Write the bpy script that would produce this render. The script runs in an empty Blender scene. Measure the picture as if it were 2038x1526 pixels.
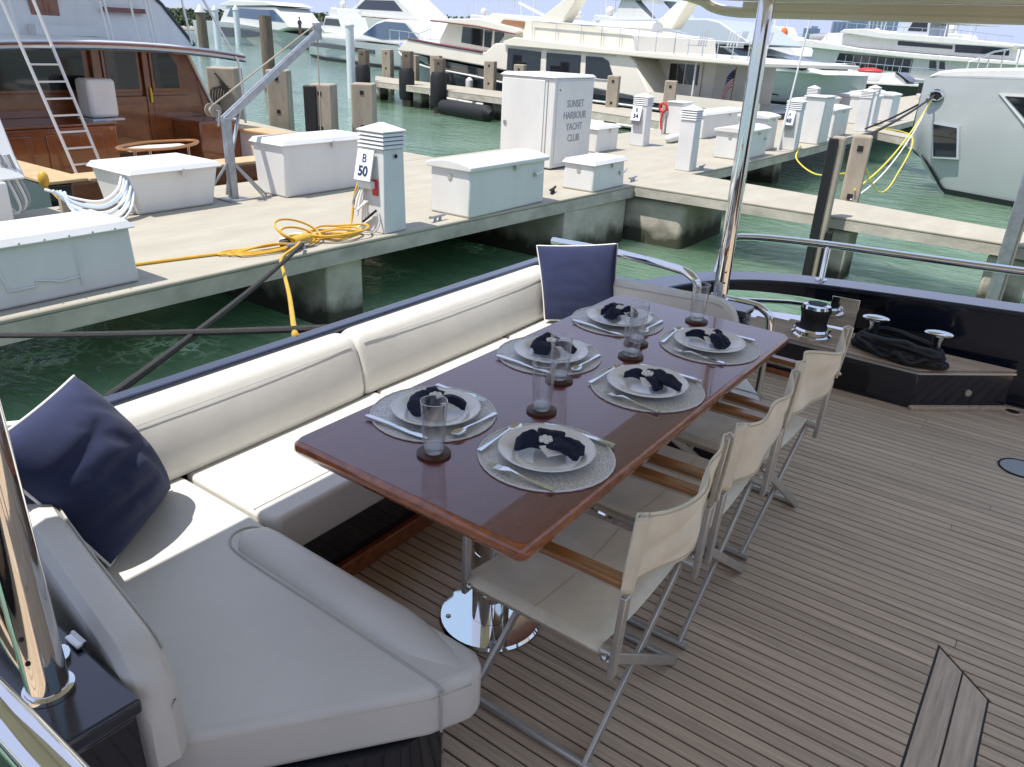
import bpy, bmesh, math, random
from mathutils import Vector, Matrix, noise
random.seed(7)
R = math.radians
sc = bpy.context.scene
col = sc.collection

# ------------------------------------------------------------------ camera, sky, sun, exposure
cd = bpy.data.cameras.new('camera'); cam = bpy.data.objects.new('camera', cd); col.objects.link(cam)
cam.location = (0, 0, 1.77)
cam.rotation_euler = (1.15205, -0.04389, 0.62990)
cd.sensor_width = 36; cd.lens = 27.15; cd.clip_start = 0.05; cd.clip_end = 4000
sc.camera = cam
SUN_EL, SUN_AZ = R(67), (-0.45, -0.893)
world = bpy.data.worlds.new('World'); sc.world = world; world.use_nodes = True
wn = world.node_tree.nodes; wl = world.node_tree.links
sky = wn.new('ShaderNodeTexSky'); sky.sky_type = 'NISHITA'; sky.sun_disc = False
sky.sun_elevation = SUN_EL; sky.sun_rotation = math.atan2(SUN_AZ[0], SUN_AZ[1])
sky.air_density = 1.3; sky.dust_density = 1.2; sky.ozone_density = 2.5
dk = wn.new('ShaderNodeMixRGB'); dk.blend_type = 'DARKEN'; dk.inputs[0].default_value = 1; dk.inputs[2].default_value = (1.65, 1.9, 2.75, 1)   # sky colour capped per channel to dim the bright horizon
wl.new(sky.outputs[0], dk.inputs[1]); wl.new(dk.outputs[0], wn['Background'].inputs[0]); wn['Background'].inputs[1].default_value = 0.15
sl = bpy.data.lights.new('sun', 'SUN'); sl.energy = 2.35; sl.angle = R(0.55); sl.color = (1, 0.95, 0.87)
sun = bpy.data.objects.new('sun', sl); col.objects.link(sun)
_sd = Vector((SUN_AZ[0] * math.cos(SUN_EL), SUN_AZ[1] * math.cos(SUN_EL), math.sin(SUN_EL)))
sun.rotation_euler = _sd.to_track_quat('Z', 'Y').to_euler(); sun.location = (-8, -10, 30)
sc.view_settings.view_transform = 'Standard'; sc.view_settings.look = 'None'
sc.view_settings.exposure = 1.36; sc.view_settings.gamma = 1; sc.view_settings.use_curve_mapping = False
sc.render.engine = 'CYCLES'; sc.cycles.max_bounces = 12; sc.cycles.transparent_max_bounces = 16; sc.cycles.caustics_reflective = False; sc.cycles.caustics_refractive = False

# ------------------------------------------------------------------ mesh helpers
def rotm(rx=0, ry=0, rz=0):
    return Matrix.Rotation(rz, 3, 'Z') @ Matrix.Rotation(ry, 3, 'Y') @ Matrix.Rotation(rx, 3, 'X')
def chain(o):
    m = Matrix.Identity(4)
    while o is not None:
        m = Matrix.LocRotScale(o.location, o.rotation_euler, o.scale) @ m
        o = o.parent
    return m
class MB:
    def __init__(s): s.v = []; s.f = []
    def add(s, vs, fs):
        n = len(s.v); s.v += [tuple(v) for v in vs]; s.f += [tuple(i + n for i in f) for f in fs]; return s
    def box(s, c, d, rx=0, ry=0, rz=0, top=1.0):
        m = rotm(rx, ry, rz); c = Vector(c); vs = []
        for z in (-1, 1):
            t = top if z > 0 else 1
            for x, y in ((-1, -1), (1, -1), (1, 1), (-1, 1)):
                vs.append(c + m @ Vector((x * d[0] / 2 * t, y * d[1] / 2 * t, z * d[2] / 2)))
        return s.add(vs, [(3, 2, 1, 0), (4, 5, 6, 7), (0, 1, 5, 4), (1, 2, 6, 5), (2, 3, 7, 6), (3, 0, 4, 7)])
    def bar(s, a, b, w, h, up=(0, 0, 1)):
        a = Vector(a); b = Vector(b); d = (b - a).normalized(); u = Vector(up)
        x = d.cross(u).normalized(); y = x.cross(d)
        vs = [p + x * i * w / 2 + y * j * h / 2 for p in (a, b) for i, j in ((-1, -1), (1, -1), (1, 1), (-1, 1))]
        return s.add(vs, [(0, 1, 2, 3), (7, 6, 5, 4), (4, 5, 1, 0), (5, 6, 2, 1), (6, 7, 3, 2), (7, 4, 0, 3)])
    def prism(s, poly, z0, z1, top=None):
        n = len(poly); ar = sum(poly[i][0] * poly[(i + 1) % n][1] - poly[(i + 1) % n][0] * poly[i][1] for i in range(n))
        if ar < 0: poly = poly[::-1]; top = top[::-1] if top else None
        tp = top or poly
        vs = [(p[0], p[1], z0) for p in poly] + [(p[0], p[1], z1) for p in tp]
        fs = [tuple(range(n - 1, -1, -1)), tuple(range(n, 2 * n))] + [(i, (i + 1) % n, n + (i + 1) % n, n + i) for i in range(n)]
        return s.add(vs, fs)
    def extr(s, poly, w0, w1):              # polygon in (x, z), extruded along y
        n = len(poly); ar = sum(poly[i][0] * poly[(i + 1) % n][1] - poly[(i + 1) % n][0] * poly[i][1] for i in range(n))
        if ar < 0: poly = poly[::-1]
        vs = [(p[0], w0, p[1]) for p in poly] + [(p[0], w1, p[1]) for p in poly]
        fs = [tuple(range(n)), tuple(range(2 * n - 1, n - 1, -1))] + [((i + 1) % n, i, n + i, n + (i + 1) % n) for i in range(n)]
        return s.add(vs, fs)
    def extry(s, poly, y0, y1):             # polygon in (x, z) swept along y, same thing under a plainer name
        return s.extr(poly, y0, y1)
    def tube(s, pts, r, n=10, closed=False, flat=1.0, up=None):
        pts = [Vector(p) for p in pts]; m = len(pts)
        rs = r if isinstance(r, (list, tuple)) else [r] * m
        tang = []
        for i in range(m):
            a = pts[(i - 1) % m] if (closed or i > 0) else pts[i]
            b = pts[(i + 1) % m] if (closed or i < m - 1) else pts[i]
            t = (b - a); tang.append(t.normalized() if t.length > 1e-9 else Vector((0, 0, 1)))
        ref = Vector(up) if up else (Vector((0, 0, 1)) if abs(tang[0].z) < 0.9 else Vector((1, 0, 0)))
        x = tang[0].cross(ref).normalized(); vs = []
        for i in range(m):
            t = tang[i]; x = (x - t * x.dot(t)); x = x.normalized() if x.length > 1e-6 else t.orthogonal().normalized(); y = t.cross(x)
            for k in range(n):
                a = 2 * math.pi * k / n
                vs.append(pts[i] + (x * math.cos(a) + y * math.sin(a) * flat) * rs[i])
        fs = []
        for i in range(m if closed else m - 1):
            j = (i + 1) % m
            for k in range(n):
                k2 = (k + 1) % n
                fs.append((i * n + k, i * n + k2, j * n + k2, j * n + k))
        if not closed:
            fs.append(tuple(range(n - 1, -1, -1))); fs.append(tuple(range((m - 1) * n, m * n)))
        return s.add(vs, fs)
    def lathe(s, prof, c=(0, 0, 0), n=24, axis=None):
        c = Vector(c); m = Vector(axis).to_track_quat('Z', 'Y').to_matrix() if axis else Matrix.Identity(3)
        vs = []; fs = []
        for r, z in prof:
            for k in range(n):
                a = 2 * math.pi * k / n
                vs.append(c + m @ Vector((r * math.cos(a), r * math.sin(a), z)))
        for i in range(len(prof) - 1):
            for k in range(n):
                k2 = (k + 1) % n
                fs.append((i * n + k, i * n + k2, (i + 1) * n + k2, (i + 1) * n + k))
        if prof[0][0] > 1e-5: fs.append(tuple(range(n - 1, -1, -1)))
        if prof[-1][0] > 1e-5: fs.append(tuple(range((len(prof) - 1) * n, len(prof) * n)))
        return s.add(vs, fs)
    def loft(s, rings, caps=True, closed=True):
        n = len(rings[0]); vs = [p for r in rings for p in r]; fs = []
        for i in range(len(rings) - 1):
            for k in range(n if closed else n - 1):
                k2 = (k + 1) % n
                fs.append((i * n + k, i * n + k2, (i + 1) * n + k2, (i + 1) * n + k))
        if caps: fs.append(tuple(range(n - 1, -1, -1))); fs.append(tuple(range((len(rings) - 1) * n, len(rings) * n)))
        return s.add(vs, fs)
    def ball(s, c, r, n=12, m=8):
        r = r if isinstance(r, (list, tuple)) else (r, r, r); vs = []; fs = []
        for i in range(m + 1):
            ph = math.pi * i / m
            for k in range(n):
                a = 2 * math.pi * k / n
                vs.append((c[0] + r[0] * math.sin(ph) * math.cos(a), c[1] + r[1] * math.sin(ph) * math.sin(a), c[2] - r[2] * math.cos(ph)))
        for i in range(m):
            for k in range(n):
                k2 = (k + 1) % n; fs.append((i * n + k, i * n + k2, (i + 1) * n + k2, (i + 1) * n + k))
        return s.add(vs, fs)
    def grid(s, fn, nu, nv):
        vs = [fn(i / nu, j / nv) for j in range(nv + 1) for i in range(nu + 1)]; w = nu + 1
        return s.add(vs, [(j * w + i, j * w + i + 1, (j + 1) * w + i + 1, (j + 1) * w + i) for j in range(nv) for i in range(nu)])
    def mesh(s, name, mat, world=None, smooth=38):
        vs = s.v
        if world is not None:
            mi = chain(world).inverted(); vs = [tuple(mi @ Vector(v)) for v in vs]
        me = bpy.data.meshes.new(name); me.from_pydata(vs, [], s.f)
        bm = bmesh.new(); bm.from_mesh(me); bmesh.ops.remove_doubles(bm, verts=bm.verts, dist=1e-5)
        bmesh.ops.recalc_face_normals(bm, faces=bm.faces)
        if len(bm.faces) == 1:
            bm.normal_update(); fq = next(iter(bm.faces))
            if fq.normal.z < 0: fq.normal_flip()
        bm.to_mesh(me); bm.free()
        if smooth:
            me.shade_smooth(); me.set_sharp_from_angle(angle=R(smooth))
        for m in (mat if isinstance(mat, (list, tuple)) else [mat]): me.materials.append(m)
        return me
    def build(s, name, mat, parent=None, world=True, bevel=0, seg=2, smooth=38, thick=0, sub=0):
        me = s.mesh(name, mat, parent if world else None, smooth)
        o = bpy.data.objects.new(name, me); col.objects.link(o); o.parent = parent
        if thick:
            md = o.modifiers.new('thick', 'SOLIDIFY'); md.thickness = thick; md.offset = 0
        if bevel:
            md = o.modifiers.new('bevel', 'BEVEL'); md.width = bevel; md.segments = seg; md.limit_method = 'ANGLE'; md.angle_limit = R(32)
        if sub:
            md = o.modifiers.new('sub', 'SUBSURF'); md.levels = sub; md.render_levels = sub
        return o
def tag(o, label=None, cat=None, group=None, kind=None):
    for k, v in (('label', label), ('category', cat), ('group', group), ('kind', kind)):
        if v: o[k] = v
    return o
def thing(name, label, cat, loc=(0, 0, 0), rz=0, group=None):
    o = bpy.data.objects.new(name, None); o.empty_display_size = 0.2; col.objects.link(o)
    o.location = loc; o.rotation_euler = (0, 0, rz)
    return tag(o, label, cat, group)
def kids(o): return [c for c in bpy.data.objects if c.parent == o]
def dup(o, loc, rz, label, group=None, kidmap=None):
    def cp(x, p):
        c = x.copy(); col.objects.link(c); c.parent = p
        for y in kids(x): cp(y, c)
        return c
    c = o.copy(); col.objects.link(c); c.location = loc; c.rotation_euler = (0, 0, rz); c['label'] = label
    if group: c['group'] = group
    for k in kids(o): cp(k, c)
    return c
def struct(o): o['kind'] = 'structure'; return o
def smooth_path(pts, n=8, closed=False):     # Catmull-Rom
    P = [Vector(p) for p in pts]; m = len(P); out = []
    for i in range(m if closed else m - 1):
        if closed: a, b, c, d = P[(i - 1) % m], P[i], P[(i + 1) % m], P[(i + 2) % m]
        else: a, b, c, d = P[max(i - 1, 0)], P[i], P[i + 1], P[min(i + 2, m - 1)]
        for k in range(n):
            t = k / n
            out.append(0.5 * ((2 * b) + (c - a) * t + (2 * a - 5 * b + 4 * c - d) * t * t + (3 * b - a - 3 * c + d) * t ** 3))
    if not closed: out.append(P[-1])
    return out
def text(body, name, size, mat, parent, o, right, up, extrude=0.002, bold=0.0, sx=1.0):
    cu = bpy.data.curves.new('t', 'FONT'); cu.body = body; cu.size = size; cu.extrude = extrude; cu.align_x = 'CENTER'; cu.align_y = 'CENTER'; cu.offset = bold; cu.space_line = 0.95
    t = bpy.data.objects.new('t', cu); col.objects.link(t)
    bpy.context.view_layer.update()
    me = bpy.data.meshes.new_from_object(t.evaluated_get(bpy.context.evaluated_depsgraph_get()))
    bpy.data.objects.remove(t); bpy.data.curves.remove(cu)
    r = Vector(right).normalized(); u = Vector(up).normalized(); nrm = r.cross(u)
    mi = chain(parent).inverted()
    for v in me.vertices:
        c = v.co; v.co = mi @ (Vector(o) + r * c.x * sx + u * c.y + nrm * c.z)
    me.materials.clear(); me.materials.append(mat)
    ob = bpy.data.objects.new(name, me); col.objects.link(ob); ob.parent = parent
    return ob

# ------------------------------------------------------------------ materials
MATS = {}
def mat(name, color, rough=0.5, metal=0.0, spec=0.5, coat=0.0, var=0.0, vscale=6.0, vstretch=(1, 1, 1), bump=0.0, bscale=60.0, bstretch=(1, 1, 1),
        rvar=0.0, rnd=0.0, color2=None, trans=0.0, ior=1.5, coat_rough=0.04, bdist=0.01, detail=5.0, sheen=0.0, emis=0.0):
    m = bpy.data.materials.new(name); m.use_nodes = True; nt = m.node_tree; b = nt.nodes['Principled BSDF']
    I = b.inputs
    I['Base Color'].default_value = (*color, 1); I['Roughness'].default_value = rough; I['Metallic'].default_value = metal
    I['Specular IOR Level'].default_value = spec; I['Coat Weight'].default_value = coat; I['Coat Roughness'].default_value = coat_rough
    I['Transmission Weight'].default_value = trans; I['IOR'].default_value = ior
    if sheen: I['Sheen Weight'].default_value = sheen
    N = nt.nodes.new; L = nt.links.new
    tc = N('ShaderNodeTexCoord')
    def noise_tex(scale, stretch, det):
        mp = N('ShaderNodeMapping'); mp.inputs['Scale'].default_value = stretch; L(tc.outputs['Object'], mp.inputs[0])
        t = N('ShaderNodeTexNoise'); t.inputs['Scale'].default_value = scale; t.inputs['Detail'].default_value = det; t.inputs['Roughness'].default_value = 0.6
        L(mp.outputs[0], t.inputs['Vector']); return t, mp
    cur = None
    if var > 0 or color2:
        t, mp = noise_tex(vscale, vstretch, detail)
        if rnd:
            oi = N('ShaderNodeObjectInfo'); ml = N('ShaderNodeMath'); ml.operation = 'MULTIPLY'; ml.inputs[1].default_value = 37.0
            L(oi.outputs['Random'], ml.inputs[0]); cb = N('ShaderNodeCombineXYZ')
            for k in range(3): L(ml.outputs[0], cb.inputs[k])
            L(cb.outputs[0], mp.inputs['Location'])
        rp = N('ShaderNodeValToRGB'); rp.color_ramp.elements[0].position = 0.3; rp.color_ramp.elements[1].position = 0.7
        c2 = color2 or tuple(c * (1 - var) for c in color)
        rp.color_ramp.elements[0].color = (*c2, 1); rp.color_ramp.elements[1].color = (*(color if color2 else tuple(min(1, c * (1 + var * 0.5)) for c in color)), 1)
        L(t.outputs['Fac'], rp.inputs[0]); cur = rp.outputs[0]
        if rvar:
            mr = N('ShaderNodeMapRange'); mr.inputs['To Min'].default_value = max(0.02, rough - rvar); mr.inputs['To Max'].default_value = rough + rvar
            L(t.outputs['Fac'], mr.inputs['Value']); L(mr.outputs[0], I['Roughness'])
    if rnd:
        oi2 = N('ShaderNodeObjectInfo'); mr = N('ShaderNodeMapRange'); mr.inputs['To Min'].default_value = 1 - rnd; mr.inputs['To Max'].default_value = 1 + rnd * 0.6
        L(oi2.outputs['Random'], mr.inputs['Value'])
        hs = N('ShaderNodeHueSaturation'); L(mr.outputs[0], hs.inputs['Value'])
        if cur: L(cur, hs.inputs['Color'])
        else: hs.inputs['Color'].default_value = (*color, 1)
        cur = hs.outputs[0]
    if cur: L(cur, I['Base Color'])
    if bump > 0:
        t, mp = noise_tex(bscale, bstretch, 4.0)
        bp = N('ShaderNodeBump'); bp.inputs['Strength'].default_value = bump; bp.inputs['Distance'].default_value = bdist
        L(t.outputs['Fac'], bp.inputs['Height']); L(bp.outputs[0], I['Normal'])
    MATS[name] = m
    return m
M_teak = mat('weathered teak', (0.55, 0.415, 0.29), 0.62, var=0.26, vscale=5, vstretch=(0.6, 14, 6), bump=0.25, bscale=40, bstretch=(0.5, 16, 16), rnd=0.13, bdist=0.003)
M_teakb = mat('margin teak', (0.54, 0.42, 0.31), 0.6, var=0.3, vscale=5, vstretch=(12, 0.8, 6), bump=0.2, bscale=40, bstretch=(14, 0.6, 14), rnd=0.12, bdist=0.003)
M_caulk = mat('black caulk', (0.028, 0.023, 0.020), 0.55)
M_vinyl = mat('white vinyl', (0.66, 0.65, 0.61), 0.45, var=0.07, vscale=3, bump=0.35, bscale=8, bdist=0.008)
M_seam = mat('vinyl seam', (0.46, 0.455, 0.43), 0.55)
M_navy = mat('navy gelcoat', (0.007, 0.010, 0.019), 0.16, coat=0.6, var=0.2, vscale=2, rvar=0.04)
M_navyd = mat('dark recess', (0.004, 0.005, 0.008), 0.3)
M_cap = mat('navy cap rail', (0.010, 0.016, 0.034), 0.2, coat=0.8, coat_rough=0.12)
M_chrome = mat('polished stainless', (0.80, 0.80, 0.79), 0.05, metal=1, bump=0.05, bscale=7, bdist=0.004)
M_steel = mat('brushed steel', (0.62, 0.62, 0.61), 0.3, metal=1)
M_alu = mat('grey anodised aluminium', (0.58, 0.58, 0.55), 0.38, metal=0.75, var=0.12, vscale=12)
M_mah = mat('varnished mahogany', (0.155, 0.022, 0.017), 0.25, coat=1.0, coat_rough=0.015, color2=(0.10, 0.015, 0.012), vscale=5, vstretch=(9, 0.8, 5), detail=8)
M_mahe = mat('mahogany edge', (0.42, 0.13, 0.04), 0.25, coat=1.0, coat_rough=0.05, color2=(0.19, 0.055, 0.02), vscale=9, vstretch=(3, 3, 6), detail=8)
M_teakv = mat('varnished teak', (0.36, 0.17, 0.055), 0.3, coat=0.6, color2=(0.22, 0.095, 0.03), vscale=9, vstretch=(1, 14, 6))
M_canvas = mat('cream canvas', (0.79, 0.72, 0.55), 0.9, var=0.16, vscale=7, bump=0.5, bscale=420, bdist=0.0015, sheen=0.15)
M_pillow = mat('navy cushion cloth', (0.019, 0.027, 0.080), 0.92, var=0.2, vscale=9, bump=0.5, bscale=500, bdist=0.0012, sheen=0.06)
M_piping = mat('white piping', (0.78, 0.77, 0.74), 0.6)
M_napkin = mat('navy napkin cloth', (0.005, 0.009, 0.032), 0.92, bump=0.5, bscale=420, bdist=0.001, sheen=0.03)
M_china = mat('white china', (0.86, 0.86, 0.84), 0.12, coat=0.4)
M_cutlery = mat('cutlery steel', (0.75, 0.75, 0.74), 0.1, metal=1)
def thin_glass():
    m = bpy.data.materials.new('thin tumbler glass'); m.use_nodes = True; nt = m.node_tree; nt.nodes.clear(); N = nt.nodes.new; L = nt.links.new
    o = N('ShaderNodeOutputMaterial'); t = N('ShaderNodeBsdfTransparent'); t.inputs[0].default_value = (0.985, 0.99, 0.99, 1); g = N('ShaderNodeBsdfGlossy'); g.inputs['Roughness'].default_value = 0.02
    lw = N('ShaderNodeLayerWeight'); lw.inputs[0].default_value = 0.2; mr = N('ShaderNodeMapRange'); mr.inputs['To Min'].default_value = 0.045; mr.inputs['To Max'].default_value = 0.75; L(lw.outputs['Facing'], mr.inputs['Value'])
    mx = N('ShaderNodeMixShader'); L(mr.outputs[0], mx.inputs[0]); L(t.outputs[0], mx.inputs[1]); L(g.outputs[0], mx.inputs[2]); L(mx.outputs[0], o.inputs[0]); return m
M_glass = thin_glass()
M_gbase = mat('thick glass base', (0.92, 0.95, 0.95), 0.05, trans=0.55, ior=1.45)
M_coaster = mat('coaster wood', (0.075, 0.032, 0.02), 0.45, var=0.4, vscale=30)
M_black = mat('black rubber', (0.008, 0.008, 0.009), 0.6, bump=0.3, bscale=60)
M_rope = mat('dark mooring rope', (0.035, 0.033, 0.032), 0.9, var=0.4, vscale=60, bump=0.8, bscale=220, bdist=0.004)
M_canvs = mat('canvas stitching', (0.52, 0.45, 0.31), 0.9)
M_soffit = mat('cream soffit', (0.76, 0.69, 0.60), 0.4, var=0.06, vscale=1.5)
M_fringe = mat('white placemat trim', (0.72, 0.72, 0.70), 0.6)
def make_mat_woven():
    m = mat('silver woven placemat', (0.5, 0.5, 0.5), 0.45, metal=0.35); nt = m.node_tree; N = nt.nodes.new; L = nt.links.new; b = nt.nodes['Principled BSDF']
    tc = N('ShaderNodeTexCoord'); v = N('ShaderNodeTexVoronoi'); v.inputs['Scale'].default_value = 190; v.feature = 'DISTANCE_TO_EDGE'
    L(tc.outputs['Object'], v.inputs['Vector']); rp = N('ShaderNodeValToRGB'); e = rp.color_ramp.elements
    e[0].position = 0.03; e[0].color = (0.78, 0.78, 0.76, 1); e[1].position = 0.30; e[1].color = (0.30, 0.29, 0.28, 1)
    L(v.outputs[0], rp.inputs[0]); L(rp.outputs[0], b.inputs['Base Color'])
    bp = N('ShaderNodeBump'); bp.inputs['Strength'].default_value = 0.7; bp.inputs['Distance'].default_value = 0.002; bp.invert = True
    L(v.outputs[0], bp.inputs['Height']); L(bp.outputs[0], b.inputs['Normal']); return m
M_woven = make_mat_woven()
M_conc = mat('dock concrete', (0.40, 0.37, 0.30), 0.85, color2=(0.33, 0.30, 0.24), vscale=1.3, vstretch=(3, 1, 1), bump=0.25, bscale=90, bdist=0.004, detail=9)
M_conce = mat('stained dock concrete', (0.55, 0.50, 0.42), 0.88, color2=(0.31, 0.285, 0.24), vscale=2.6, vstretch=(1, 1, 1.6), bump=0.5, bscale=45, bdist=0.008, detail=9)
def algae(m):
    nt = m.node_tree; N = nt.nodes.new; L = nt.links.new; b = nt.nodes['Principled BSDF']; src = b.inputs['Base Color'].links[0].from_socket
    tc = N('ShaderNodeTexCoord'); sx = N('ShaderNodeSeparateXYZ'); L(tc.outputs['Object'], sx.inputs[0]); nz = N('ShaderNodeTexNoise'); nz.inputs['Scale'].default_value = 3.5; nz.inputs['Detail'].default_value = 8; L(tc.outputs['Object'], nz.inputs['Vector'])
    ad = N('ShaderNodeMath'); ad.operation = 'MULTIPLY_ADD'; ad.inputs[1].default_value = 0.5; L(nz.outputs['Fac'], ad.inputs[0]); L(sx.outputs['Z'], ad.inputs[2])
    mr = N('ShaderNodeMapRange'); mr.inputs['From Min'].default_value = -0.22; mr.inputs['From Max'].default_value = -0.42; L(ad.outputs[0], mr.inputs['Value'])
    mx = N('ShaderNodeMixRGB'); mx.inputs[2].default_value = (0.055, 0.055, 0.035, 1); L(mr.outputs[0], mx.inputs[0]); L(src, mx.inputs[1]); L(mx.outputs[0], b.inputs['Base Color'])
algae(M_conce)
M_concw = mat('weathered pile concrete', (0.40, 0.35, 0.27), 0.9, color2=(0.27, 0.23, 0.18), vscale=4, vstretch=(1, 1, 0.4), bump=0.5, bscale=60, bdist=0.006, detail=8)
M_white = mat('white gelcoat', (0.67, 0.665, 0.64), 0.35, var=0.08, vscale=1.6, vstretch=(2, 2, 0.7), bump=0.06, bscale=7, bdist=0.004)
M_whitem = mat('white moulded plastic', (0.64, 0.64, 0.63), 0.5, var=0.08, vscale=3)
M_grey = mat('grey plastic', (0.30, 0.31, 0.32), 0.5)
M_galv = mat('galvanised steel', (0.36, 0.38, 0.40), 0.45, metal=0.7, var=0.25, vscale=14)
M_yellow = mat('yellow power cord', (0.62, 0.36, 0.035), 0.45, var=0.15, vscale=10)
M_yell2 = mat('yellow line', (0.72, 0.58, 0.06), 0.7)
M_signw = mat('sign white', (0.82, 0.82, 0.81), 0.35)
M_blue = mat('sign navy print', (0.015, 0.035, 0.11), 0.5)
M_signg = mat('grey print', (0.26, 0.28, 0.31), 0.6)
M_varn = mat('varnished boat mahogany', (0.24, 0.075, 0.022), 0.22, coat=1.0, coat_rough=0.06, color2=(0.11, 0.032, 0.012), vscale=1.6, vstretch=(1, 1, 2.5), detail=7)
M_darkglass = mat('tinted window glass', (0.010, 0.013, 0.018), 0.05, spec=0.8)
M_blueglass = mat('blue tinted windscreen', (0.05, 0.09, 0.17), 0.06, spec=0.8)
M_cream = mat('cream boat paint', (0.74, 0.70, 0.60), 0.3, coat=0.3, var=0.05, vscale=0.8)
M_hullnavy = mat('dark green-blue hull', (0.010, 0.020, 0.028), 0.12, coat=0.7)
M_silver = mat('silver boat paint', (0.52, 0.56, 0.60), 0.25, metal=0.25, coat=0.5)
M_greyhull = mat('pale grey hull paint', (0.44, 0.465, 0.47), 0.18, coat=0.6, var=0.07, vscale=0.7)
M_boot = mat('boot top', (0.012, 0.02, 0.022), 0.5)
M_teakd = mat('golden teak trim', (0.52, 0.36, 0.20), 0.6, var=0.2, vscale=8)  # even golden-brown base with slight random tone
M_red = mat('red paint', (0.55, 0.03, 0.03), 0.5)
M_orange = mat('orange float', (0.70, 0.13, 0.03), 0.6)
M_flagr = mat('flag red', (0.50, 0.02, 0.035), 0.8)
M_flagw = mat('flag white', (0.80, 0.80, 0.80), 0.8)
M_flagb = mat('flag blue', (0.02, 0.03, 0.13), 0.8)
M_wood = mat('weathered timber pile', (0.20, 0.15, 0.11), 0.9, color2=(0.11, 0.085, 0.065), vscale=6, vstretch=(3, 3, 0.3), bump=0.6, bscale=20, bstretch=(3, 3, 0.2), bdist=0.01)
M_pileblue = mat('pale pile sleeve', (0.62, 0.66, 0.68), 0.5)
M_canopy = mat('grey fender skin', (0.17, 0.155, 0.15), 0.65, var=0.15, vscale=5)
# ------------------------------------------------------------------ own yacht: deck
bed = MB().box((0.9, 1.9, -0.03), (5.4, 6.1, 0.05)); deck = struct(bed.build('deck', M_caulk))
PITCH = 0.048; nrow = int((4.92 + 0.9) / PITCH)
def plank(poly, m=None):
    return MB().prism(poly, -0.012, 0.0).build('plank', m or M_teak, deck, bevel=0.0012, seg=1)
rj = random.Random(3)
for k in range(nrow):
    y0 = -0.9 + k * PITCH; y1 = y0 + PITCH - 0.006; segs = []
    if y1 < 2.315: segs = [(-1.74, 0.036, 0), (0.204, 3.5, 0)]
    elif y0 < 2.485: segs = [(-1.74, 0.036 if y0 < 2.478 else 0.03, 0), (0.212 - (y0 - 2.315), 3.5, 1)]
    else: segs = [(-1.74, 3.5, 0)]
    for a, b, diag in segs:
        cuts = [a]
        if b - a > 2.4 and y0 > 0.6: cuts.append(a + (b - a) * rj.uniform(0.25, 0.7))
        cuts.append(b)
        for i in range(len(cuts) - 1):
            xa, xb = cuts[i] + (0.0008 if i else 0), cuts[i + 1] - 0.0008
            dl = -(y1 - y0) if (diag and i == 0) else 0
            plank([(xa, y0), (xb, y0), (xb, y1), (xa + dl, y1)])
def kplank(poly):
    o = MB().prism(poly, -0.012, 0.002).build('king_plank', M_teakb, deck, bevel=0.0015, seg=1); return o
kplank([(0.042, -0.9), (0.118, -0.9), (0.118, 2.396), (0.042, 2.472)])
kplank([(0.123, -0.9), (0.198, -0.9), (0.198, 2.316), (0.123, 2.391)])
# curved margin boards round the sofa foot
kplank([(-0.93, 0.62), (-0.86, 0.70), (-0.80, 0.84), (-0.79, 1.0), (-0.83, 1.06), (-0.93, 1.06), (-1.05, 0.9)]).name = 'margin_board'
t = MB().tube(smooth_path([(-0.855, 0.60, 0.001), (-0.80, 0.72, 0.001), (-0.775, 0.86, 0.001), (-0.78, 1.02, 0.001)], 5), 0.006, 6); t.build('caulk_line', M_caulk, deck)
dp = thing('deck_plate', 'round flush deck plate with dark rim at right edge of the teak deck', 'deck plate', (0.14, 4.08, 0))
MB().lathe([(0.0, 0.004), (0.087, 0.004), (0.088, 0.0)], (0.14, 4.08, 0.001), 28).build('disc', M_grey, dp)
MB().tube([(0.14 + 0.093 * math.cos(2 * math.pi * k / 36), 4.08 + 0.093 * math.sin(2 * math.pi * k / 36), 0.003) for k in range(36)], 0.005, 6, closed=True).build('rim', M_black, dp)
dr = thing('deck_drain', 'small oval deck drain beside the angled end of the mooring platform', 'drain', (0.04, 4.82, 0))
MB().lathe([(0.0, 0.003), (0.035, 0.003), (0.036, 0.0)], (0.04, 4.81, 0.001), 18).build('grate', M_black, dr)
MB().tube([(0.04 + 0.043 * math.cos(2 * math.pi * k / 24), 4.81 + 0.043 * math.sin(2 * math.pi * k / 24), 0.002) for k in range(24)], 0.008, 6, closed=True).build('rim', M_teakb, dr)

# ------------------------------------------------------------------ own yacht: hull, bulwarks
yacht = thing('yacht', 'dark navy yacht hull and bulwark enclosing the teak aft deck', 'yacht', (0.5, 2.05, 0))
MB().box((-2.30, 2.05, -0.09), (0.055, 3.5, 1.46)).build('transom', M_navy, yacht, bevel=0.012)
MB().box((-2.302, 2.05, 0.662), (0.066, 3.62, 0.026)).build('transom_cap', M_cap, yacht, bevel=0.012, seg=3)
for s, yy in ((1, 0.424), (-1, 3.68)):
    MB().prism([(-2.42, yy - 0.064 * s), (-1.162, yy - 0.064 * s), (-1.157, yy + 0.06 * s), (-2.30, yy + 0.075 * s)], -0.02, 0.585 if s > 0 else 0.565).build('quarter_block', M_navy, yacht, bevel=0.01, seg=3)
    MB().prism([(-2.43, yy - 0.072 * s), (-1.156, yy - 0.072 * s), (-1.149, yy + 0.068 * s), (-2.31, yy + 0.083 * s)], 0.586 if s > 0 else 0.566, 0.62 if s > 0 else 0.60).build('quarter_cap', M_cap, yacht, bevel=0.008, seg=3)
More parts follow.
